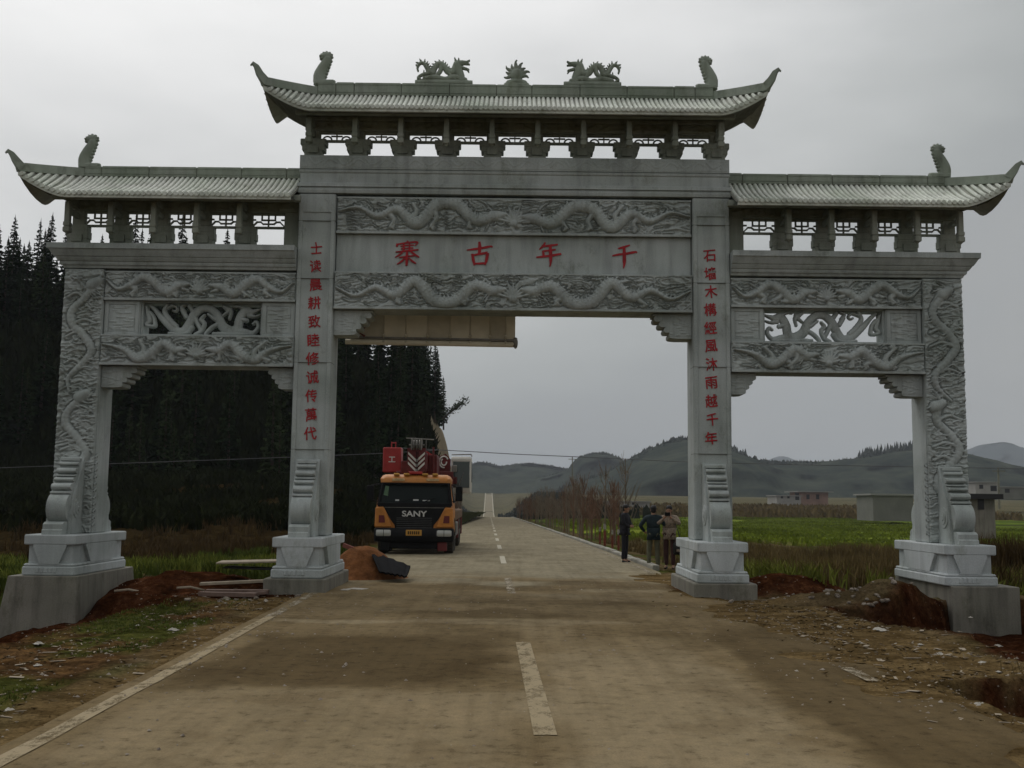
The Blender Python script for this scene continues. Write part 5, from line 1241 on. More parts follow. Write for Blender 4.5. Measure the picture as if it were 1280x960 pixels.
# black nose
m = MB(); pts = [(-1.18, 1.655), (1.18, 1.655), (1.17, 1.525), (.98, 1.53), (.86, 1.3), (.74, 1.1), (.62, .95), (.6, .78), (-.6, .78), (-.62, .95), (-.74, 1.1), (-.86, 1.3), (-.98, 1.53), (-1.17, 1.525)]; m.prism([(p[0], p[1]) for p in pts], -.035, .1, 'y'); nose = TB(m, 'nose_panel', M_BLACKP, cab, bevel=.02)
m = MB(); m.cbox(-.95, .95, -.045, -.03, 1.495, 1.51, .004); TB(m, 'panel_seam', M_STEEL, nose)
for z in (.86, .92, .98, 1.04, 1.10, 1.16): m = MB(); m.cbox(-.56, .56, -.06, -.03, z, z+.02, .006); TB(m, 'grille_bar', M_GRILLE, nose)
text_mesh('SANY', .25, 'lettering', M_CHROME, tk, (0, -.05, 1.30), sx=1.25, bold=.006)
m = MB(); m.cbox(-1.26, 1.26, -.09, .5, .42, .86, .05); bp_ = TB(m, 'bumper', M_BLACKP, smooth=True)
for s in (-1, 1):
    m = MB(); m.cbox(s*.72, s*1.2, -.115, -.05, .60, .80, .03); TB(m, 'headlight', M_LAMP, bp_, smooth=True)
    m = MB(); m.box(s*.955-.008, s*.955+.008, -.12, -.11, .6, .8); TB(m, 'headlight_divider', M_BLACKP, bp_)
    m = MB(); m.prism([(s*.70, .88), (s*1.255, .88), (s*1.25, 1.0), (s*1.235, 1.5), (s*.98, 1.52), (s*.86, 1.3), (s*.76, 1.05)], -.05, .3, 'y'); TB(m, 'corner_fairing', M_ORANGE, cab, bevel=.03, smooth=True)
    m = MB(); m.prism([(s*.92, 1.02), (s*1.12, 1.02), (s*1.12, 1.25), (s*.95, 1.25)], -.062, -.04, 'y'); TB(m, 'indicator', M_DRED, cab)
m = MB(); m.cbox(-.25, .25, -.12, -.085, .62, .80, .01); pf = TB(m, 'number_plate', M_PLATE, bp_)
for i in range(6): m = MB(); m.box(-.19+i*.066, -.15+i*.066, -.124, -.119, .66, .76); TB(m, 'plate_digit', M_BLACKP, pf)
m = MB(); m.cbox(-.9, .9, .05, .3, .2, .43, .03); TB(m, 'underrun_bar', M_BLACKP)
for s in (-1, 1):    # mirrors and arms
    m = MB(); m.cbox(s*1.30, s*1.52, -.05, .06, 1.72, 2.2, .03); mr = TB(m, 'mirror', M_BLACKP)
    m = MB(); m.tube([(s*1.15, .2, 2.24), (s*1.4, .0, 2.2)], .018, 5); m.tube([(s*1.2, .15, 1.7), (s*1.4, 0, 1.75)], .018, 5); TB(m, 'mirror_arm', M_BLACKP, mr)
# chassis and wheels
m = MB(); m.cbox(-.55, .55, .6, 11.4, .7, 1.05, .02); m.cbox(-1.24, 1.24, 1.9, 11.4, 1.05, 1.38, .03); m.cbox(-1.2, 1.2, 1.9, 2.6, .6, 1.05, .03); TB(m, 'chassis', M_CHAS)
m = MB(); m.cbox(-1.25, -.95, 3.2, 5.3, .5, 1.0, .05); m.cbox(.95, 1.25, 3.2, 5.0, .5, 1.0, .05); TB(m, 'fuel_tank', M_STEEL)
def wheel(x, y):
    m = MB(); R, w = .52, .15
    prof = [(w, .30), (w, .44), (w*.92, .50), (w*.6, .52), (-w*.6, .52), (-w*.92, .50), (-w, .44), (-w, .30)]
    m.rings([[(x+p[0], y+p[1]*cos(a), .52+p[1]*sin(a)) for a in np.linspace(0, 2*pi, 24, endpoint=False)] for p in prof], closed=False)
    for k in range(24):
        a = 2*pi*k/24; m.tube([(x-w*.8, y+.52*cos(a), .52+.52*sin(a)), (x+w*.8, y+.52*cos(a+.06), .52+.52*sin(a+.06))], .018, 4)
    ty = TB(m, 'wheel', M_RUB, smooth=True)
    m = MB(); s = 1 if x > 0 else -1; m.rings([[(x+s*d, y+r_*cos(a), .52+r_*sin(a)) for a in np.linspace(0, 2*pi, 18, endpoint=False)] for d, r_ in ((.10, .30), (.13, .30), (.06, .2), (.1, .12), (.16, .1))]); TB(m, 'rim', M_STEEL, ty)
for y in (1.15, 3.0 if False else 2.75, 7.6, 8.95):
    for s in (-1, 1): wheel(s*1.07, y)
for s in (-1, 1):
    m = MB(); P = [(1.15+.66*cos(a), .52+.66*sin(a)) for a in np.linspace(.1, pi-.1, 10)]; Q = [(1.15+.6*cos(a), .52+.6*sin(a)) for a in np.linspace(pi-.1, .1, 10)]; m.prism(P+Q, s*.9, s*1.25, 'x'); TB(m, 'mudguard', M_BLACKP)
    m = MB(); m.cbox(s*.75, s*1.05, -.02, .25, .14, .42, .02); TB(m, 'step', M_DRED if s > 0 else M_BLACKP)
for yy in (5.9, 10.8):
    for s in (-1, 1):
        m = MB(); m.cbox(s*1.0, s*1.24, yy, yy+.25, .35, 1.25, .02); TB(m, 'outrigger_leg', M_DRED)
# superstructure
m = MB(); m.cbox(-1.0, 1.0, 5.2, 8.6, 1.39, 1.9, .04); m.tube([(0, 6.6, 1.38), (0, 6.6, 1.45)], .7, 20); sup = TB(m, 'slewing_platform', M_DRED)
m = MB(); m.cbox(-1.48, -.82, 4.3, 5.1, 2.72, 3.62, .03); cw = TB(m, 'winch_box', M_CRED)
text_mesh('工', .26, 'emblem', M_WHITE, cw, Vector((-1.15, 4.285, 3.17))-ORG[cw.name], bold=.006); m = MB(); m.cbox(-1.22, -.9, 4.4, 5.0, 1.4, 2.72, .03); TB(m, 'winch_stand', M_DRED)
m = MB(); m.tube([(-1.2, 4.6, 3.62), (-1.2, 4.6, 3.84)], .02, 5); m.tube([(-1.05, 4.6, 3.62), (-1.05, 4.6, 3.84)], .02, 5); m.tube([(-1.2, 4.6, 3.8), (-1.05, 4.6, 3.8)], .02, 5); TB(m, 'handrail', M_CRED, cw)
# boom resting over the cab, head forward
m = MB(); pr = [(-.33, -.28), (-.25, -.38), (.25, -.38), (.33, -.28), (.33, .3), (.22, .36), (-.22, .36), (-.33, .3)]
m.rings([[(.0+p[0]*s, y, z+p[1]*s) for p in pr] for y, z, s in ((.6, 3.0, .95), (3, 3.0, .96), (9.2, 2.9, 1.05))]); boom = TB(m, 'boom', M_DRED)
m = MB(); m.cbox(.34, .62, 1.4, 3.2, 2.6, 3.25, .02); m.cbox(-.62, -.36, 1.8, 3.0, 2.62, 3.05, .02); m.tube([(.5, 1.3, 2.66), (.5, 1.3, 3.5)], .035, 6); TB(m, 'boom_side_frame', M_DRED, boom)
m = MB(); m.rings([[(p[0]*1.08, y, 3.0+p[1]*1.08) for p in pr] for y in (1.5, 1.62)]); m.rings([[(p[0]*1.16, y, 2.97+p[1]*1.16) for p in pr] for y in (2.6, 2.74)]); TB(m, 'boom_collar', M_CRED, boom)
m = MB(); m.prism([(-.3, 3.42), (.3, 3.42), (.3, 2.75), (.1, 2.5), (-.1, 2.5), (-.3, 2.75)], .42, .58, 'y'); bh = TB(m, 'boom_head', M_DRED, boom)
for k in range(3):
    for s in (-1, 1):
        z = 3.22-k*.16; m = MB(); m.add([(s*.01, .40, z-.26), (s*.27, .40, z), (s*.27, .40, z+.075), (s*.01, .40, z-.17), (s*.01, .425, z-.26), (s*.27, .425, z), (s*.27, .425, z+.075), (s*.01, .425, z-.17)], [(0, 1, 2, 3), (7, 6, 5, 4), (0, 4, 5, 1), (1, 5, 6, 2), (2, 6, 7, 3), (3, 7, 4, 0)]); TB(m, 'warning_stripe', M_WHITE, bh)
m = MB()
for s in (-1, 1): m.cbox(s*.14, s*.17, .2, .7, 3.35, 3.72, .01)
for xx in (-.09, 0, .09): m.tube([(xx-.02, .45, 3.52), (xx+.02, .45, 3.52)], .17, 16)
m.tube([(-.25, .45, 3.52), (.25, .45, 3.52)], .03, 6); TB(m, 'sheave_block', M_STEEL, bh)
m = MB(); m.tube([(-.35, .5, 3.74), (.55, .5, 3.7)], .02, 5); m.tube([(-.05, .5, 3.5), (-.05, .5, 3.76)], .015, 5); m.tube([(.3, .5, 3.4), (.3, .5, 3.72)], .015, 5); TB(m, 'wind_gauge_bar', M_STEEL, bh)
m = MB(); m.tube([(0, .36, 3.3), (0, .36, 2.1)], .012, 5); m.tube([(.05, .36, 3.3), (.05, .36, 2.1)], .012, 5); m.cbox(-.09, .14, .3, .42, 2.0, 2.45, .02); TB(m, 'hook_block', M_BLACKP, bh)
m = MB(); m.cbox(-.22, .2, .3, .7, 2.57, 2.66, .02); TB(m, 'boom_rest', M_CRED)
# white hose reel and clutter right of the boom
m = MB(); m.prism([(.55, 2.75), (.95, 2.7), (.98, 3.2), (.8, 3.4), (.58, 3.3)], 3.9, 4.3, 'y'); TB(m, 'hose_reel_cover', M_DRED)
for rr_, a0 in ((.2, .5), (.12, 2)):
    m = MB(); m.tube([(.74+rr_*.8*cos(a), 3.86, 3.1+rr_*sin(a)) for a in np.linspace(a0, a0+4.4, 16)], .026, 5); TB(m, 'white_hose', M_WHITE)
r = random.Random(2)
for k in range(10):
    x = r.uniform(-.5, 1.2); z = r.uniform(1.9, 2.9); y = r.uniform(3.6, 5); m = MB()
    if k % 2: m.tube([(x, y, z), (x+r.uniform(-.15, .15), y, z+r.uniform(.2, .6))], .03, 6)
    else: m.cbox(x-.09, x+.09, y, y+.3, z-.1, z+.14, .02)
    TB(m, 'hydraulic_part', M_DRED if k % 3 else M_STEEL)
m = MB(); m.cbox(-.9, 1.1, 3.4, 3.5, 1.4, 2.75, .02); TB(m, 'deck_bulkhead', M_DRED)
# operator's cab
oc = MB(); oc.cbox(.98, 1.72, 4.4, 6.0, 2.0, 3.32, .05); ocb = TB(oc, 'operator_cab', M_WHITE, smooth=True)
quadslab([(1.05, 4.39, 2.2), (1.65, 4.39, 2.2), (1.65, 4.39, 3.14), (1.05, 4.39, 3.14)], .012, 'cab_window', M_GLASS2, ocb)
quadslab([(1.725, 4.5, 2.4), (1.725, 5.7, 2.4), (1.725, 5.6, 3.14), (1.725, 4.5, 3.14)], .012, 'cab_window', M_GLASS2, ocb, (1, 0, 0))
m = MB(); m.tube([(1.0, 4.3, 3.38), (1.7, 4.3, 3.4), (1.7, 6, 3.4)], .02, 5); m.tube([(1.25, 4.38, 2.2), (1.45, 4.37, 2.75)], .012, 5); TB(m, 'cab_rail', M_STEEL, ocb)
m = MB(); m.cbox(1.0, 1.7, 4.38, 4.42, 3.16, 3.26, .01); TB(m, 'cab_visor', M_WHITE, ocb)

# ================================================================== PEOPLE
M_SKIN = simple('skin', (.30, .17, .11), .6, .08, 20); M_HAIR = simple('black_hair', (.012, .011, .011), .6, .3, 40); M_JACK = simple('dark_suit', (.016, .016, .02), .9, .25, 8); M_JACK2 = simple('dark_teal_jacket', (.014, .024, .028), .9, .25, 8)
M_KHAKI = simple('khaki_trousers', (.10, .098, .062), .9, .2, 10); M_NAVY = simple('dark_trousers', (.015, .015, .02), .9, .2, 8); M_MAROON = simple('maroon_trousers', (.06, .028, .026), .9, .25, 8); M_SHOE = simple('black_shoes', (.012, .011, .01), .5, .2, 20); M_COAT = simple('pale_patterned_top', (.24, .19, .145), .9, .45, 22)
def skinmesh(verts, edges, radii, root=0, sub=1):
    me = bpy.data.meshes.new('s'); me.from_pydata(verts, edges, []); o = bpy.data.objects.new('s', me); COL.objects.link(o)
    o.modifiers.new('k', 'SKIN'); s = o.modifiers.new('u', 'SUBSURF'); s.levels = sub; s.render_levels = sub
    L_ = me.skin_vertices[0].data
    for i, q in enumerate(radii): L_[i].radius = q if hasattr(q, '__len__') else (q, q); L_[i].use_root = (i == root)
    ev = o.evaluated_get(bpy.context.evaluated_depsgraph_get()); m = bpy.data.meshes.new_from_object(ev); V = [tuple(v.co) for v in m.vertices]; F = [tuple(p.vertices) for p in m.polygons]
    bpy.data.objects.remove(o); bpy.data.meshes.remove(m); return V, F
def person(loc, rz, H, J, top, legs, label, hair=True, topname='jacket', coatlen=.0, topr=1.0):
    """J: joints in metres for a 1.7 m body facing -y; sides 'L','R'"""
    k = H/1.7; e = empty('person', loc, label, 'person'); e.rotation_euler = (0, 0, rz); ORG[e.name] = Vector((0, 0, 0))
    def chain(names): return [J[n] for n in names]
    pv_, ch, nk, hd = J['pelvis'], J['chest'], J['neck'], J['head']
    V = [pv_, J['waist'], ch, nk, hd]; E = [(0, 1), (1, 2), (2, 3), (3, 4)]; R = [(.10, .08), (.09, .07), (.10, .07), (.050, .050), (.06, .07)]
    for s in 'LR':
        i = len(V); V += [J['sh'+s], J['el'+s], J['wr'+s], J['ha'+s]]; E += [(2, i), (i, i+1), (i+1, i+2), (i+2, i+3)]; R += [.045, .036, .027, (.036, .02)]
        h_ = Vector(J['ha'+s]); w_ = Vector(J['wr'+s]); d = (h_-w_).normalized(); sd = d.cross(Vector((0, 1, 0)));
        sd = sd.normalized() if sd.length > .1 else Vector((1, 0, 0))
        for q, l in enumerate((.065, .078, .082, .072)):
            j = len(V); o_ = sd*((q-1.5)*.02); V += [tuple(h_+o_+d*.03), tuple(h_+o_+d*(.03+l*.6)+Vector((0, -.012, 0)))]; E += [(i+3, j), (j, j+1)]; R += [.0095, .007]
        j = len(V); V += [tuple(w_.lerp(h_, .5)+sd*.045), tuple(h_+sd*.06)]; E += [(i+2, j), (j, j+1)]; R += [.012, .009]
        i = len(V); V += [J['hip'+s], J['kn'+s], J['an'+s], J['to'+s]]; E += [(0, i), (i, i+1), (i+1, i+2), (i+2, i+3)]; R += [.085, .058, .036, (.034, .03)]
    b_ = MB(); b_.add(*skinmesh(V, E, R))
    # head: skull, jaw, nose, ears, brow, lips
    hx_, hy_, hz_ = hd; f = Vector(J.get('face', (0, -1, 0))).normalized(); sd = Vector((0, 0, 1)).cross(f).normalized()
    def at(a, b2, c): p = Vector((hx_, hy_, hz_))+sd*a+f*b2+Vector((0, 0, c)); return tuple(p)
    b_.ball(at(0, 0, .03), (.076, .09, .105), 16, 12); b_.ball(at(0, .03, -.045), (.055, .06, .06), 12, 8)
    b_.tube([at(0, .085, .035), at(0, .108, -.002), at(0, .088, -.008)], [.010, .016, .008], 6); b_.ball(at(0, .082, -.04), (.024, .012, .009), 8, 6)
    for s in (-1, 1): b_.ball(at(s*.078, -.005, .01), (.012, .02, .03), 8, 6); b_.ball(at(s*.03, .078, .032), (.013, .01, .008), 8, 6)
    b_.v = [(a*k, b2*k, c*k) for a, b2, c in b_.v]; b_.build('body', M_SKIN, e, smooth='all')
    def cloth(name, names, edges, radii, mat, root=0):
        m = MB(); m.add(*skinmesh([J[n] if isinstance(n, str) else n for n in names], edges, radii, root)); m.v = [(a*k, b2*k, c*k) for a, b2, c in m.v]; return m.build(name, mat, e, smooth='all')
    hem = tuple(Vector(pv_)+Vector((0, 0, -.08-coatlen)))
    t_ = topr
    cl = cloth(topname, ['pelvis', hem, 'waist', 'chest', 'neck']+[x+s for s in 'LR' for x in ('sh', 'el', 'wr')], [(0, 1), (0, 2), (2, 3), (3, 4)]+[(3, 5), (5, 6), (6, 7), (3, 8), (8, 9), (9, 10)], [(.165*t_, .125*t_), (.17*t_, .135*t_), (.15*t_, .115*t_), (.178*t_, .125*t_), (.06, .06), .075, .06, .045, .075, .06, .045], top)
    cloth('trousers', ['pelvis', 'hipL', 'knL', 'anL', 'hipR', 'knR', 'anR'], [(0, 1), (1, 2), (2, 3), (0, 4), (4, 5), (5, 6)], [(.12, .09), .09, .07, .058, .09, .07, .058], legs)
    for s in 'LR':
        m = MB(); a = Vector(J['an'+s]); b2 = Vector(J['to'+s]); m.add(*skinmesh([tuple(a+Vector((0, .03, -.04))), tuple(a.lerp(b2, .6)+Vector((0, 0, -.02))), tuple(b2)], [(0, 1), (1, 2)], [(.045, .05), (.05, .04), (.045, .03)])); m.v = [(p*k, q*k, c*k) for p, q, c in m.v]; m.build('shoe', M_SHOE, e, smooth='all')
    if hair:
        m = MB(); m.ball(at(0, -.010, .062), (.088, .098, .094), 16, 10); m.ball(at(0, -.045, .0), (.075, .06, .07), 12, 8); m.v = [(a*k, b2*k, c*k) for a, b2, c in m.v]; m.build('hair', M_HAIR, e, smooth='all')
    return e
def stand(**o):
    J = dict(pelvis=(0, 0, .95), waist=(0, 0, 1.08), chest=(0, 0, 1.33), neck=(0, 0, 1.47), head=(0, -.015, 1.57), shL=(.19, 0, 1.38), shR=(-.19, 0, 1.38), elL=(.24, .02, 1.12), elR=(-.24, .02, 1.12), wrL=(.25, -.04, .9), wrR=(-.25, -.04, .9), haL=(.25, -.05, .84), haR=(-.25, -.05, .84),
             hipL=(.09, 0, .9), hipR=(-.09, 0, .9), knL=(.1, -.01, .5), knR=(-.1, -.01, .5), anL=(.1, .02, .09), anR=(-.1, .02, .09), toL=(.12, -.14, .03), toR=(-.12, -.14, .03)); J.update(o); return J
def at_ground(px_, py_):
    x, y = atZ(px_, py_, -.05)
    for _ in range(8): z = gz(x, y); x, y = atZ(px_, py_, z)
    return x, y, z
p = at_ground(781, 703)
person((p[0], p[1], p[2]-.01), radians(62), 1.66, stand(elL=(.22, -.08, 1.14), wrL=(.08, -.2, 1.08), haL=(.03, -.23, 1.08), elR=(-.22, -.06, 1.14), wrR=(-.08, -.2, 1.05), haR=(-.03, -.23, 1.06), head=(0, -.04, 1.565)), M_JACK, M_NAVY, 'man in a dark suit standing at the road edge, leftmost of three people')
p = at_ground(817, 711)
person((p[0], p[1], p[2]-.01), radians(172), 1.68, stand(shL=(.2, 0, 1.37), elL=(.36, .06, 1.16), wrL=(.24, -.08, 1.0), haL=(.18, -.1, .98), elR=(-.33, .04, 1.14), wrR=(-.3, -.12, .98), haR=(-.27, -.16, .96), anL=(.13, .02, .09), anR=(-.12, .02, .09), knL=(.12, -.01, .5), head=(0, -.03, 1.57)), M_JACK2, M_KHAKI, 'person in a dark jacket and khaki trousers seen from behind, middle of three', topr=1.12, coatlen=.04)
p = at_ground(837, 711)
e3 = person((p[0], p[1], p[2]-.01), radians(-18), 1.68, stand(elL=(.3, -.14, 1.2), wrL=(.1, -.26, 1.38), haL=(.05, -.27, 1.43), elR=(-.3, -.14, 1.2), wrR=(-.1, -.26, 1.36), haR=(-.05, -.27, 1.42), head=(0, -.05, 1.565), anR=(-.1, .1, .09), knR=(-.1, .02, .5), toR=(-.12, -.06, .03)), M_COAT, M_MAROON, 'person in a pale patterned top holding both hands up to the face', topr=1.05, coatlen=.06)
m = MB(); m.cbox(-.07, .07, -.31, -.28, 1.40, 1.50, .008); o = m.build('phone', M_BLACKP, None, local=False); o.location = (p[0]+.02*0, p[1], p[2]); 
rot = Matrix.Rotation(radians(-18), 4, 'Z'); v = rot @ Vector((0, -.30, 1.40)); o.location = Vector(p)+v; o.rotation_euler = (0, 0, radians(-18)); setp(o, 'small dark camera held up by the person in the patterned top', 'camera')
bx_ = (p[0]+.20, p[1]-.16, p[2]+.38); m = MB(); m.cbox(bx_[0]-.13, bx_[0]+.13, bx_[1]-.06, bx_[1]+.06, bx_[2], bx_[2]+.32, .04)
bag = empty('shoulder_bag', (bx_[0], bx_[1], bx_[2]), 'dark shoulder bag hanging beside the person in the patterned top', 'bag'); m.build('bag_body', M_SHOE, bag, smooth=True)
m = MB(); m.tube([(bx_[0]-.1, bx_[1], bx_[2]+.3), (bx_[0]-.12, bx_[1]+.05, bx_[2]+.62), (bx_[0]-.1, bx_[1]+.1, bx_[2]+.98), (bx_[0]+.02, bx_[1]+.07, bx_[2]+.6), (bx_[0]+.1, bx_[1], bx_[2]+.3)], .012, 5); m.build('strap', M_SHOE, bag)
m = MB(); m.cbox(bx_[0]-.05, bx_[0]+.06, bx_[1]-.072, bx_[1]-.055, bx_[2]+.08, bx_[2]+.15, .006); m.build('pocket_patch', M_COAT, bag)

# ================================================================== PANEL BEHIND THE LOWER BEAM
M_BEIGE = simple('beige_sheet', (.56, .50, .38), .7, .15, 2); M_BEIGE2 = simple('beige_sheet_dull', (.46, .41, .31), .8, .2, 2.2)
PX0, PX1, PY = -3.30, .06, 20.95
pan = empty('ribbed_panel', ((PX0+PX1)/2, PY, 4.85), 'long beige ribbed sheet panel with a rail slung behind the lower middle beam', 'panel')
cuts = [-3.30, -2.62, -2.17, -1.73, -1.27, -.86, -.46, -.14, .06]
for i, (a, b_) in enumerate(zip(cuts[:-1], cuts[1:])):
    m = MB(); dy = random.uniform(-.01, .01); m.add([(a+.008, PY+dy, 4.90), (b_-.008, PY+dy, 4.90), (b_-.008, PY-.1+dy, 5.9), (a+.008, PY-.1+dy, 5.9), (a+.008, PY+.03, 4.90), (b_-.008, PY+.03, 4.90), (b_-.008, PY-.07, 5.9), (a+.008, PY-.07, 5.9)], [(0, 1, 2, 3), (7, 6, 5, 4), (0, 4, 5, 1), (1, 5, 6, 2), (2, 6, 7, 3), (3, 7, 4, 0)])
    m.build('sheet', M_BEIGE if i % 3 else M_BEIGE2, pan)
for x in cuts[1:-1]:
    m = MB(); m.tube([(x, PY-.03, 4.93), (x, PY-.13, 5.9)], .014, 6); m.ball((x, PY-.045, 5.0), .035, 8, 6); m.ball((x, PY-.045, 4.88), .03, 8, 6); m.build('rib', M_BEIGE2, pan, smooth='all')
m = MB(); m.tube([(PX0, PY-.02, 4.955), (PX1-.02, PY-.02, 4.93)], .028, 8); m.build('rail', M_STEEL, pan, smooth=True)
m = MB(); m.tube([(PX0-.1, PY, 4.87), (PX1-.03, PY, 4.845)], .055, 10); m.build('lower_tube', M_BEIGE, pan, smooth=True)
m = MB(); m.tube([(PX1-.02, PY-.02, 4.80), (PX1+.0, PY-.02, 4.98)], [.04, .04], 10); m.ball((PX1, PY-.01, 4.88), (.05, .05, .12), 10, 8); m.build('end_cap', M_STEEL, pan, smooth='all')
m = MB(); m.tube([(-3.05, PY-.06, 5.35), (-2.95, PY-.1, 5.2), (-3.12, PY-.08, 5.05), (-3.0, PY-.05, 4.98)], .025, 6); m.build('red_strap', M_DUSTY, pan)

# ================================================================== DIRT, BOARDS, RUBBLE, LITTER
M_OCHRE, t, b = nmat('orange_earth', .95, .1); n = noise_node(t, 5, 7, .7, 'World'); rr2 = ramp(t, n.outputs[0], [(.3, (.09, .035, .013)), (.7, (.25, .105, .04))]); t.links.new(rr2.outputs[0], b.inputs['Base Color']); bump(t, b, n.outputs[0], 1, .05)
def mound(name, cx, cy, rx, ry, h, mat, label, cat, seed=1, n=46):
    u = np.linspace(-1.15, 1.15, n); A, B = np.meshgrid(u, u, indexing='ij'); q = np.hypot(A, B); X = cx+A*rx; Y = cy+B*ry
    Z = terrain(X, Y)-.06+h*(smooth(1.08-q)**1.15)*(.8+.5*fbm(A*2.2+seed, B*2.2, 7, 4))+.10*h*(fbm(A*9+seed, B*9, 8, 3)-.5)*(q < 1)
    I = np.arange(A.size).reshape(A.shape); F = np.stack([I[:-1, :-1].ravel(), I[1:, :-1].ravel(), I[1:, 1:].ravel(), I[:-1, 1:].ravel()], 1)
    o = link(name, mesh_np(name, np.stack([X.ravel()-cx, Y.ravel()-cy, Z.ravel()], 1), F, mat, True), None, (cx, cy, 0)); return setp(o, label, cat)
mound('earth_pile', -3.2, 22.7, 1.15, .9, .74, M_OCHRE, 'pile of orange earth between the left inner pedestal and the truck', 'earth pile', 2)
M_WOOD = simple('weathered_board', (.30, .25, .185), .85, .25, 7, bumpd=.002); M_WOODR = simple('reddish_board', (.15, .10, .08), .85, .25, 7); M_PAPER = simple('dirty_white_litter', (.40, .375, .33), .8, .15, 9); M_BLK = simple('black_sheet', (.010, .010, .011), .95, .2, 4, .05); M_RUBB, t, b = nmat('rubble', .95, .15); n = noise_node(t, 9, 4, .6, 'World'); rr2 = ramp(t, n.outputs[0], [(.3, (.12, .095, .075)), (.7, (.33, .29, .24))]); t.links.new(rr2.outputs[0], b.inputs['Base Color'])
def board(x, y, L_, w, th, rz, tilt, mat, label, dz=0, group=None):
    m = MB(); m.cbox(-L_/2, L_/2, -w/2, w/2, 0, th, .004); o = m.build('board', mat, None, local=True); z = gz(x, y)+dz
    o.location = (x, y, z); o.rotation_euler = (tilt if False else 0, tilt, rz); ORG[o.name] = Vector((x, y, z)); return setp(o, label, 'board', group)
board(-4.95, 20.3, 1.3, .7, .03, .12, -.03, M_WOOD, 'pale wide board on top of the pile left of the inner pedestal', .34)
board(-4.9, 20.2, 1.1, .4, .03, -.1, .02, M_SHOE, 'dark board directly under the pale wide board', .24)
board(-5.0, 19.4, 1.35, .16, .05, .1, -.05, M_WOOD, 'long narrow pale plank left of the inner pedestal', .17)
board(-4.85, 18.8, 1.1, .16, .07, .05, .0, M_WOODR, 'short reddish timber, upper one in front of the left inner pedestal', .06)
board(-4.9, 18.35, 1.0, .14, .07, -.03, .01, M_WOODR, 'short reddish timber, lower one in front of the left inner pedestal', .02)
board(-4.5, 18.5, .45, .08, .05, .7, 0, M_WOODR, 'small reddish offcut leaning at the slab of the left inner pedestal', .03)
for i, (px_, py_, L_, a, lb) in enumerate(((155, 732, .8, .5, 'upper stick of the crossed sticks beside the left foundation'), (168, 736, .7, -.4, 'lower stick of the crossed sticks beside the left foundation'), (160, 741, .5, .1, 'shortest of the sticks beside the left foundation'), (222, 735, .6, -.2, 'pale stick lying on the red soil between the left columns'), (238, 738, .5, .6, 'slanted pale stick on the red soil between the left columns'))):
    p = at_ground(px_, py_); m = MB(); m.tube([(-L_/2, 0, .03), (0, .02, .06), (L_/2, -.02, .02)], .022, 6); o = m.build('stick', M_WOOD, None, local=True); o.location = p; o.rotation_euler = (0, random.uniform(-.1, .1), a); setp(o, lb, 'stick')
# folded black sheet and edge board by the earth pile
p = at_ground(482, 712)
def wp(x, y, Y): q = atY(x, y, Y); return Vector((q[0], Y, q[1]))
A_, B_, C_, D_ = wp(462, 688, 22.7), wp(513, 707, 22.5), wp(508, 720, 21.3), wp(474, 714, 21.4)
m = MB(); rings_ = []
for k in range(13):
    t_ = k/12; w1 = A_.lerp(B_, t_)+Vector((0, 0, .015*sin(k*2.1))); w2 = D_.lerp(C_, t_)+Vector((0, .04*sin(k*1.7), .015*sin(k*3.3))); md = (w1+w2)/2+Vector((0, 0, .03*sin(k*.9+1)))
    dn = Vector((0, .03, -.04)); rings_.append([tuple(w1), tuple(md), tuple(w2), tuple(w2+dn), tuple(md+dn), tuple(w1+dn)])
m.rings(rings_); o = m.build('black_sheet', M_BLK, None, smooth=True); setp(o, 'black plastic sheet sloping down from the earth pile towards the truck', 'plastic sheet')
m = MB(); m.cbox(-.9, .9, -.03, .03, 0, .10, .005); o = m.build('board', M_DUSTY, None, local=True); o.location = (p[0]-.25, p[1]-.15, p[2]+.25); o.rotation_euler = (0, .32, -.25); setp(o, 'dusty red edge board sloping along the orange earth pile', 'board')
def scrap(px_, py_, s, label, name='litter', mat=None, kind='crumple', seed=None, cat='litter'):
    s *= .62 if kind == 'crumple' else 1
    p = at_ground(px_, py_); r_ = random.Random(seed or int(px_*7+py_)); m = MB()
    if kind == 'crumple':
        n = 7; V = []; 
        for i in range(n+1):
            for j in range(n+1):
                u, v = i/n-.5, j/n-.5; rr_ = hypot(u, v); V.append((u*s*(1+r_.uniform(-.25, .25)), v*s*.8*(1+r_.uniform(-.25, .25)), max(.004, s*.32*(1-rr_*1.6)*r_.uniform(.3, 1.3))))
        F = [(i*(n+1)+j, (i+1)*(n+1)+j, (i+1)*(n+1)+j+1, i*(n+1)+j+1) for i in range(n) for j in range(n)]; V2 = [(a, b2, c-.003) for a, b2, c in V]; k = len(V)
        m.add(V+V2, F+[tuple(x+k for x in f[::-1]) for f in F])
    else:
        m.cbox(-s/2, s/2, -s*.35, s*.35, .006, .02, .002)
    o = m.build(name, mat or M_PAPER, None, local=True); o.location = p; o.rotation_euler = (0, 0, r_.uniform(0, 6)); setp(o, label, cat)
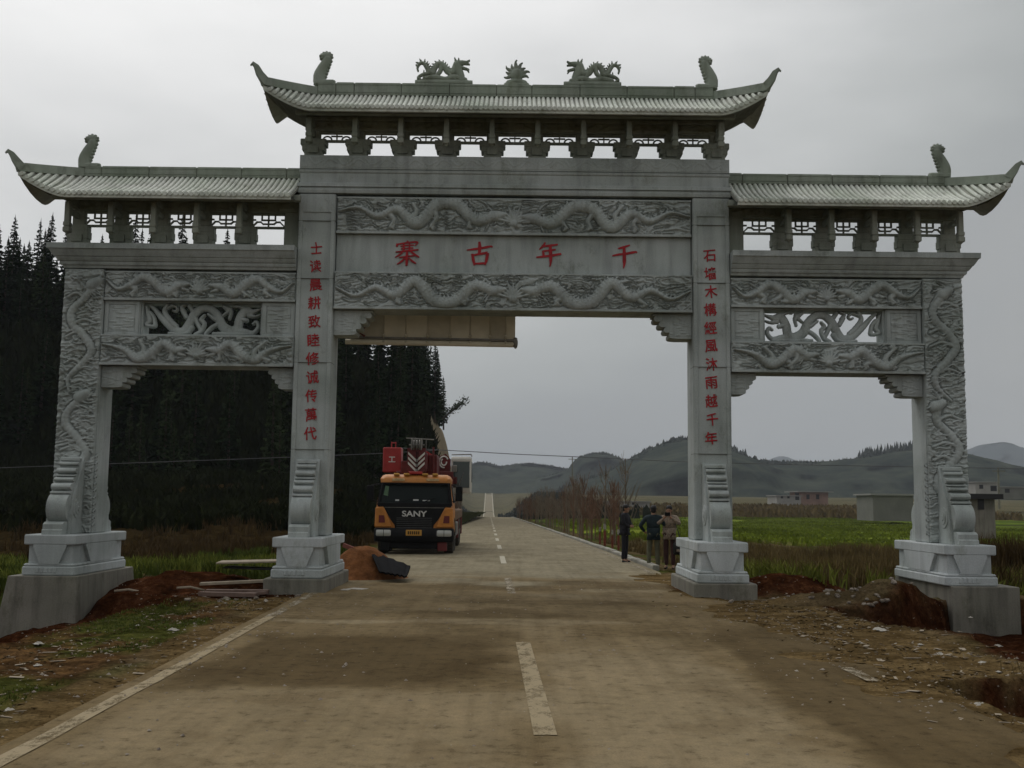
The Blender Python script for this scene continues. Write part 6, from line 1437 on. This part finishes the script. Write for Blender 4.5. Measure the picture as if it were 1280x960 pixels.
for a in ((12, 889, .17, 'crumpled white plastic bag at the left edge of the photo'), (47, 832, .13, 'pale green plastic scrap in the verge grass'), (48, 805, .2, 'white scrap below the left foundation block'), (222, 877, .1, 'small white scrap lying alone on the dark road patch'), (236, 876, .06, 'tiny chip right of the small white scrap on the road'), (147, 816, .08, 'small white scrap beside the edge line, mid verge'), (216, 788, .22, 'grey crumpled paper by the road edge line'), (172, 782, .1, 'small scrap on the verge left of the grey paper'),
          (243, 802, .07, 'tiny scrap nearest the painted edge line'), (230, 803, .06, 'tiny scrap just left of the edge line'), (271, 759, .1, 'small pale scrap on the soil left of the inner pedestal'), (965, 825, .14, 'pale flat scrap on the open dirt right of the road'), (996, 840, .13, 'light scrap with a dark twig right of the road'), (1100, 788, .3, 'white crumpled bag on the dirt before the right pit'), (1075, 804, .13, 'small white scrap left of the crumpled bag'), (1048, 784, .16, 'pale scrap with twigs on the shoulder'),
          (1150, 806, .13, 'small white scrap below the right foundation'), (1228, 829, .17, 'white bottle shape at the rim of the near right pit'), (1247, 808, .22, 'tall white scrap on the red bank at the right'), (1190, 851, .16, 'white scrap on the lip of the near right pit'), (1225, 882, .2, 'pale crumpled scrap near the right edge of the photo'), (1174, 818, .2, 'flat pale scrap between the two right pits'), (1248, 840, .09, 'small scrap among dry plants at the near right pit'), (1213, 772, .12, 'white scrap at the foot of the right foundation block'), (1175, 723, .3, 'pale broken slab on the rubble heap'),
          (727, 738, .14, 'white chip on the road in front of the gate, left of two'), (751, 738, .13, 'white chip on the road in front of the gate, right of two'), (445, 756, .1, 'yellowish scrap in front of the left inner pedestal'), (379, 749, .09, 'small yellow scrap nearest the left inner slab'), (491, 714, .22, 'pink and white bag at the tip of the orange earth pile'), (1120, 805, .09, 'tiny chip between the scraps right of the road'), (806, 760, .08, 'tiny scrap in front of the right inner pedestal'), (985, 728, .12, 'small scrap on the soil right of the inner pedestal')):
    scrap(*a)
for a in ((447, 737, .34, 'flat white sheet on the ground right of the left inner pedestal'), (420, 724, .3, 'pale flat offcut at the foot of the left inner pedestal'), (432, 738, .2, 'narrow grey offcut left of the flat white sheet')): scrap(*a, kind='flat', name='offcut', cat='offcut')
# stones of the rubble heap and scattered clods
def rock(seed):
    r_ = random.Random(seed); bm = bmesh.new(); bmesh.ops.create_icosphere(bm, subdivisions=1, radius=1)
    for v in bm.verts: v.co *= r_.uniform(.65, 1.2); v.co.z *= .65
    me = bpy.data.meshes.new('rubble_stone'); bm.to_mesh(me); bm.free(); me.materials.append(M_RUBB); return me
RK = [rock(s) for s in range(6)]
r = random.Random(33)
for k in range(110):
    if k < 80: x = r.gauss(6.3, .85); y = 18.1+r.gauss(0, .5)-(x-6.3)*.25; s = r.uniform(.03, .12); s *= .55; y += .15; g = 'stones on the rubble heap by the right outer column'; lb = 'broken stone lying on the rubble heap left of the right foundation'
    else: x = r.gauss(-4.6, .5)-.2; y = 18.0+r.gauss(0, .3); s = r.uniform(.02, .06); g = 'stones by the left inner pedestal'; lb = 'small stone on the soil in front of the left inner pedestal'
    if abs(x-8.5) < .75: continue
    o = bpy.data.objects.new('rubble_stone', RK[r.randrange(6)]); COL.objects.link(o); o.location = (x, y, gz(x, y)+s*.2); o.scale = (s*r.uniform(.8, 1.5), s, s); o.rotation_euler = (r.uniform(-.4, .4), r.uniform(-.4, .4), r.uniform(0, 6)); setp(o, lb, 'stone', g)
V = []; F = []; rg = np.random.default_rng(5)
def clod(x, y, z, s):
    n = len(V); 
    for d in ((1, 0, 0), (0, 1, 0), (-1, 0, 0), (0, -1, 0), (0, 0, .9)): V.append((x+d[0]*s*rg.uniform(.6, 1.3), y+d[1]*s*rg.uniform(.6, 1.3), z+d[2]*s*rg.uniform(.4, .9)))
    for i in range(4): F.append((n+i, n+(i+1) % 4, n+4))
A = rg.uniform(-8.5, 8.8, 26000); B = 5+18*rg.random(26000)**1.0; uu = np.abs(A+RS*B-U0); kk = (uu > 3.5+rg.normal(0, .35, 26000)) & (fbm(A*1.5, B*1.5, 99, 3) > .45) | (rg.random(26000) < .10)
A, B = A[kk], B[kk]; uu = uu[kk]; Zt = terrain(A, B); Zr = road_z(B)+.02; 
for x, y, z, zr2, u_ in zip(A, B, Zt, Zr, uu): clod(x, y, (zr2 if u_ < 3.6 else z)-.004, min(.032, float(rg.gamma(1.5, .005))+.003))
setp(link('gravel', mesh_np('gravel', V, F, M_RUBB)), 'loose clods and gravel on the dirt shoulders of the road', 'gravel', kind='stuff')
rg = np.random.default_rng(77); nD = 5200; rt = rg.random(nD) < .62
DX = np.where(rt, rg.normal(4.7, 1.0, nD), rg.normal(-4.7, .7, nD)); DY = rg.uniform(6.3, 20, nD); du = np.abs(DX+RS*DY-U0); kk = ((du > 3.2) | (rg.random(nD) < .1)) & (fbm(DX*1.2, DY*1.2, 3, 3) > .42)
DX, DY, du = DX[kk], DY[kk], du[kk]; DZ = np.where(du > 3.2, np.maximum(terrain(DX, DY), -9)+.006, road_z(DY)+.026); V = []; F = []
for x, y, z in zip(DX, DY, DZ):
    a = rg.uniform(0, 6.28); l = float(rg.gamma(2, .011))+.006; w = l*rg.uniform(.08, .3) if rg.random() < .75 else l*.5; c_, s_ = cos(a), sin(a); n = len(V); t2 = rg.uniform(0, .012)
    V += [(x-c_*l-s_*w, y-s_*l+c_*w, z), (x+c_*l-s_*w, y+s_*l+c_*w, z+t2), (x+c_*l+s_*w, y+s_*l-c_*w, z+t2), (x-c_*l+s_*w, y-s_*l-c_*w, z), (x, y, z-.01)]; F += [(n, n+1, n+2, n+3), (n, n+3, n+4), (n+1, n, n+4), (n+2, n+1, n+4), (n+3, n+2, n+4)]
dbi = (rg.random(len(F)//5) < .35).astype(int).repeat(5)
setp(link('debris', mesh_np('debris', V, F, [simple('dark_straw', (.085, .06, .03), .95, .4, 30, 0), M_WOOD], False, dbi)), 'straw, chips and splinters strewn over the dirt shoulders', 'debris', kind='stuff')
# a few dry weeds on the shoulder lip of the near right pit
pp = clumps(700, 4.2, 5.4, 10.3, 11.3, 51, lambda X, Y: fbm(X*2, Y*2, 5) > .4); blades('pit_weeds', pp, .05, .2, .012, M_DRY, .8, 52, 'dry weeds on the lip of the near right pit', 'dry grass')
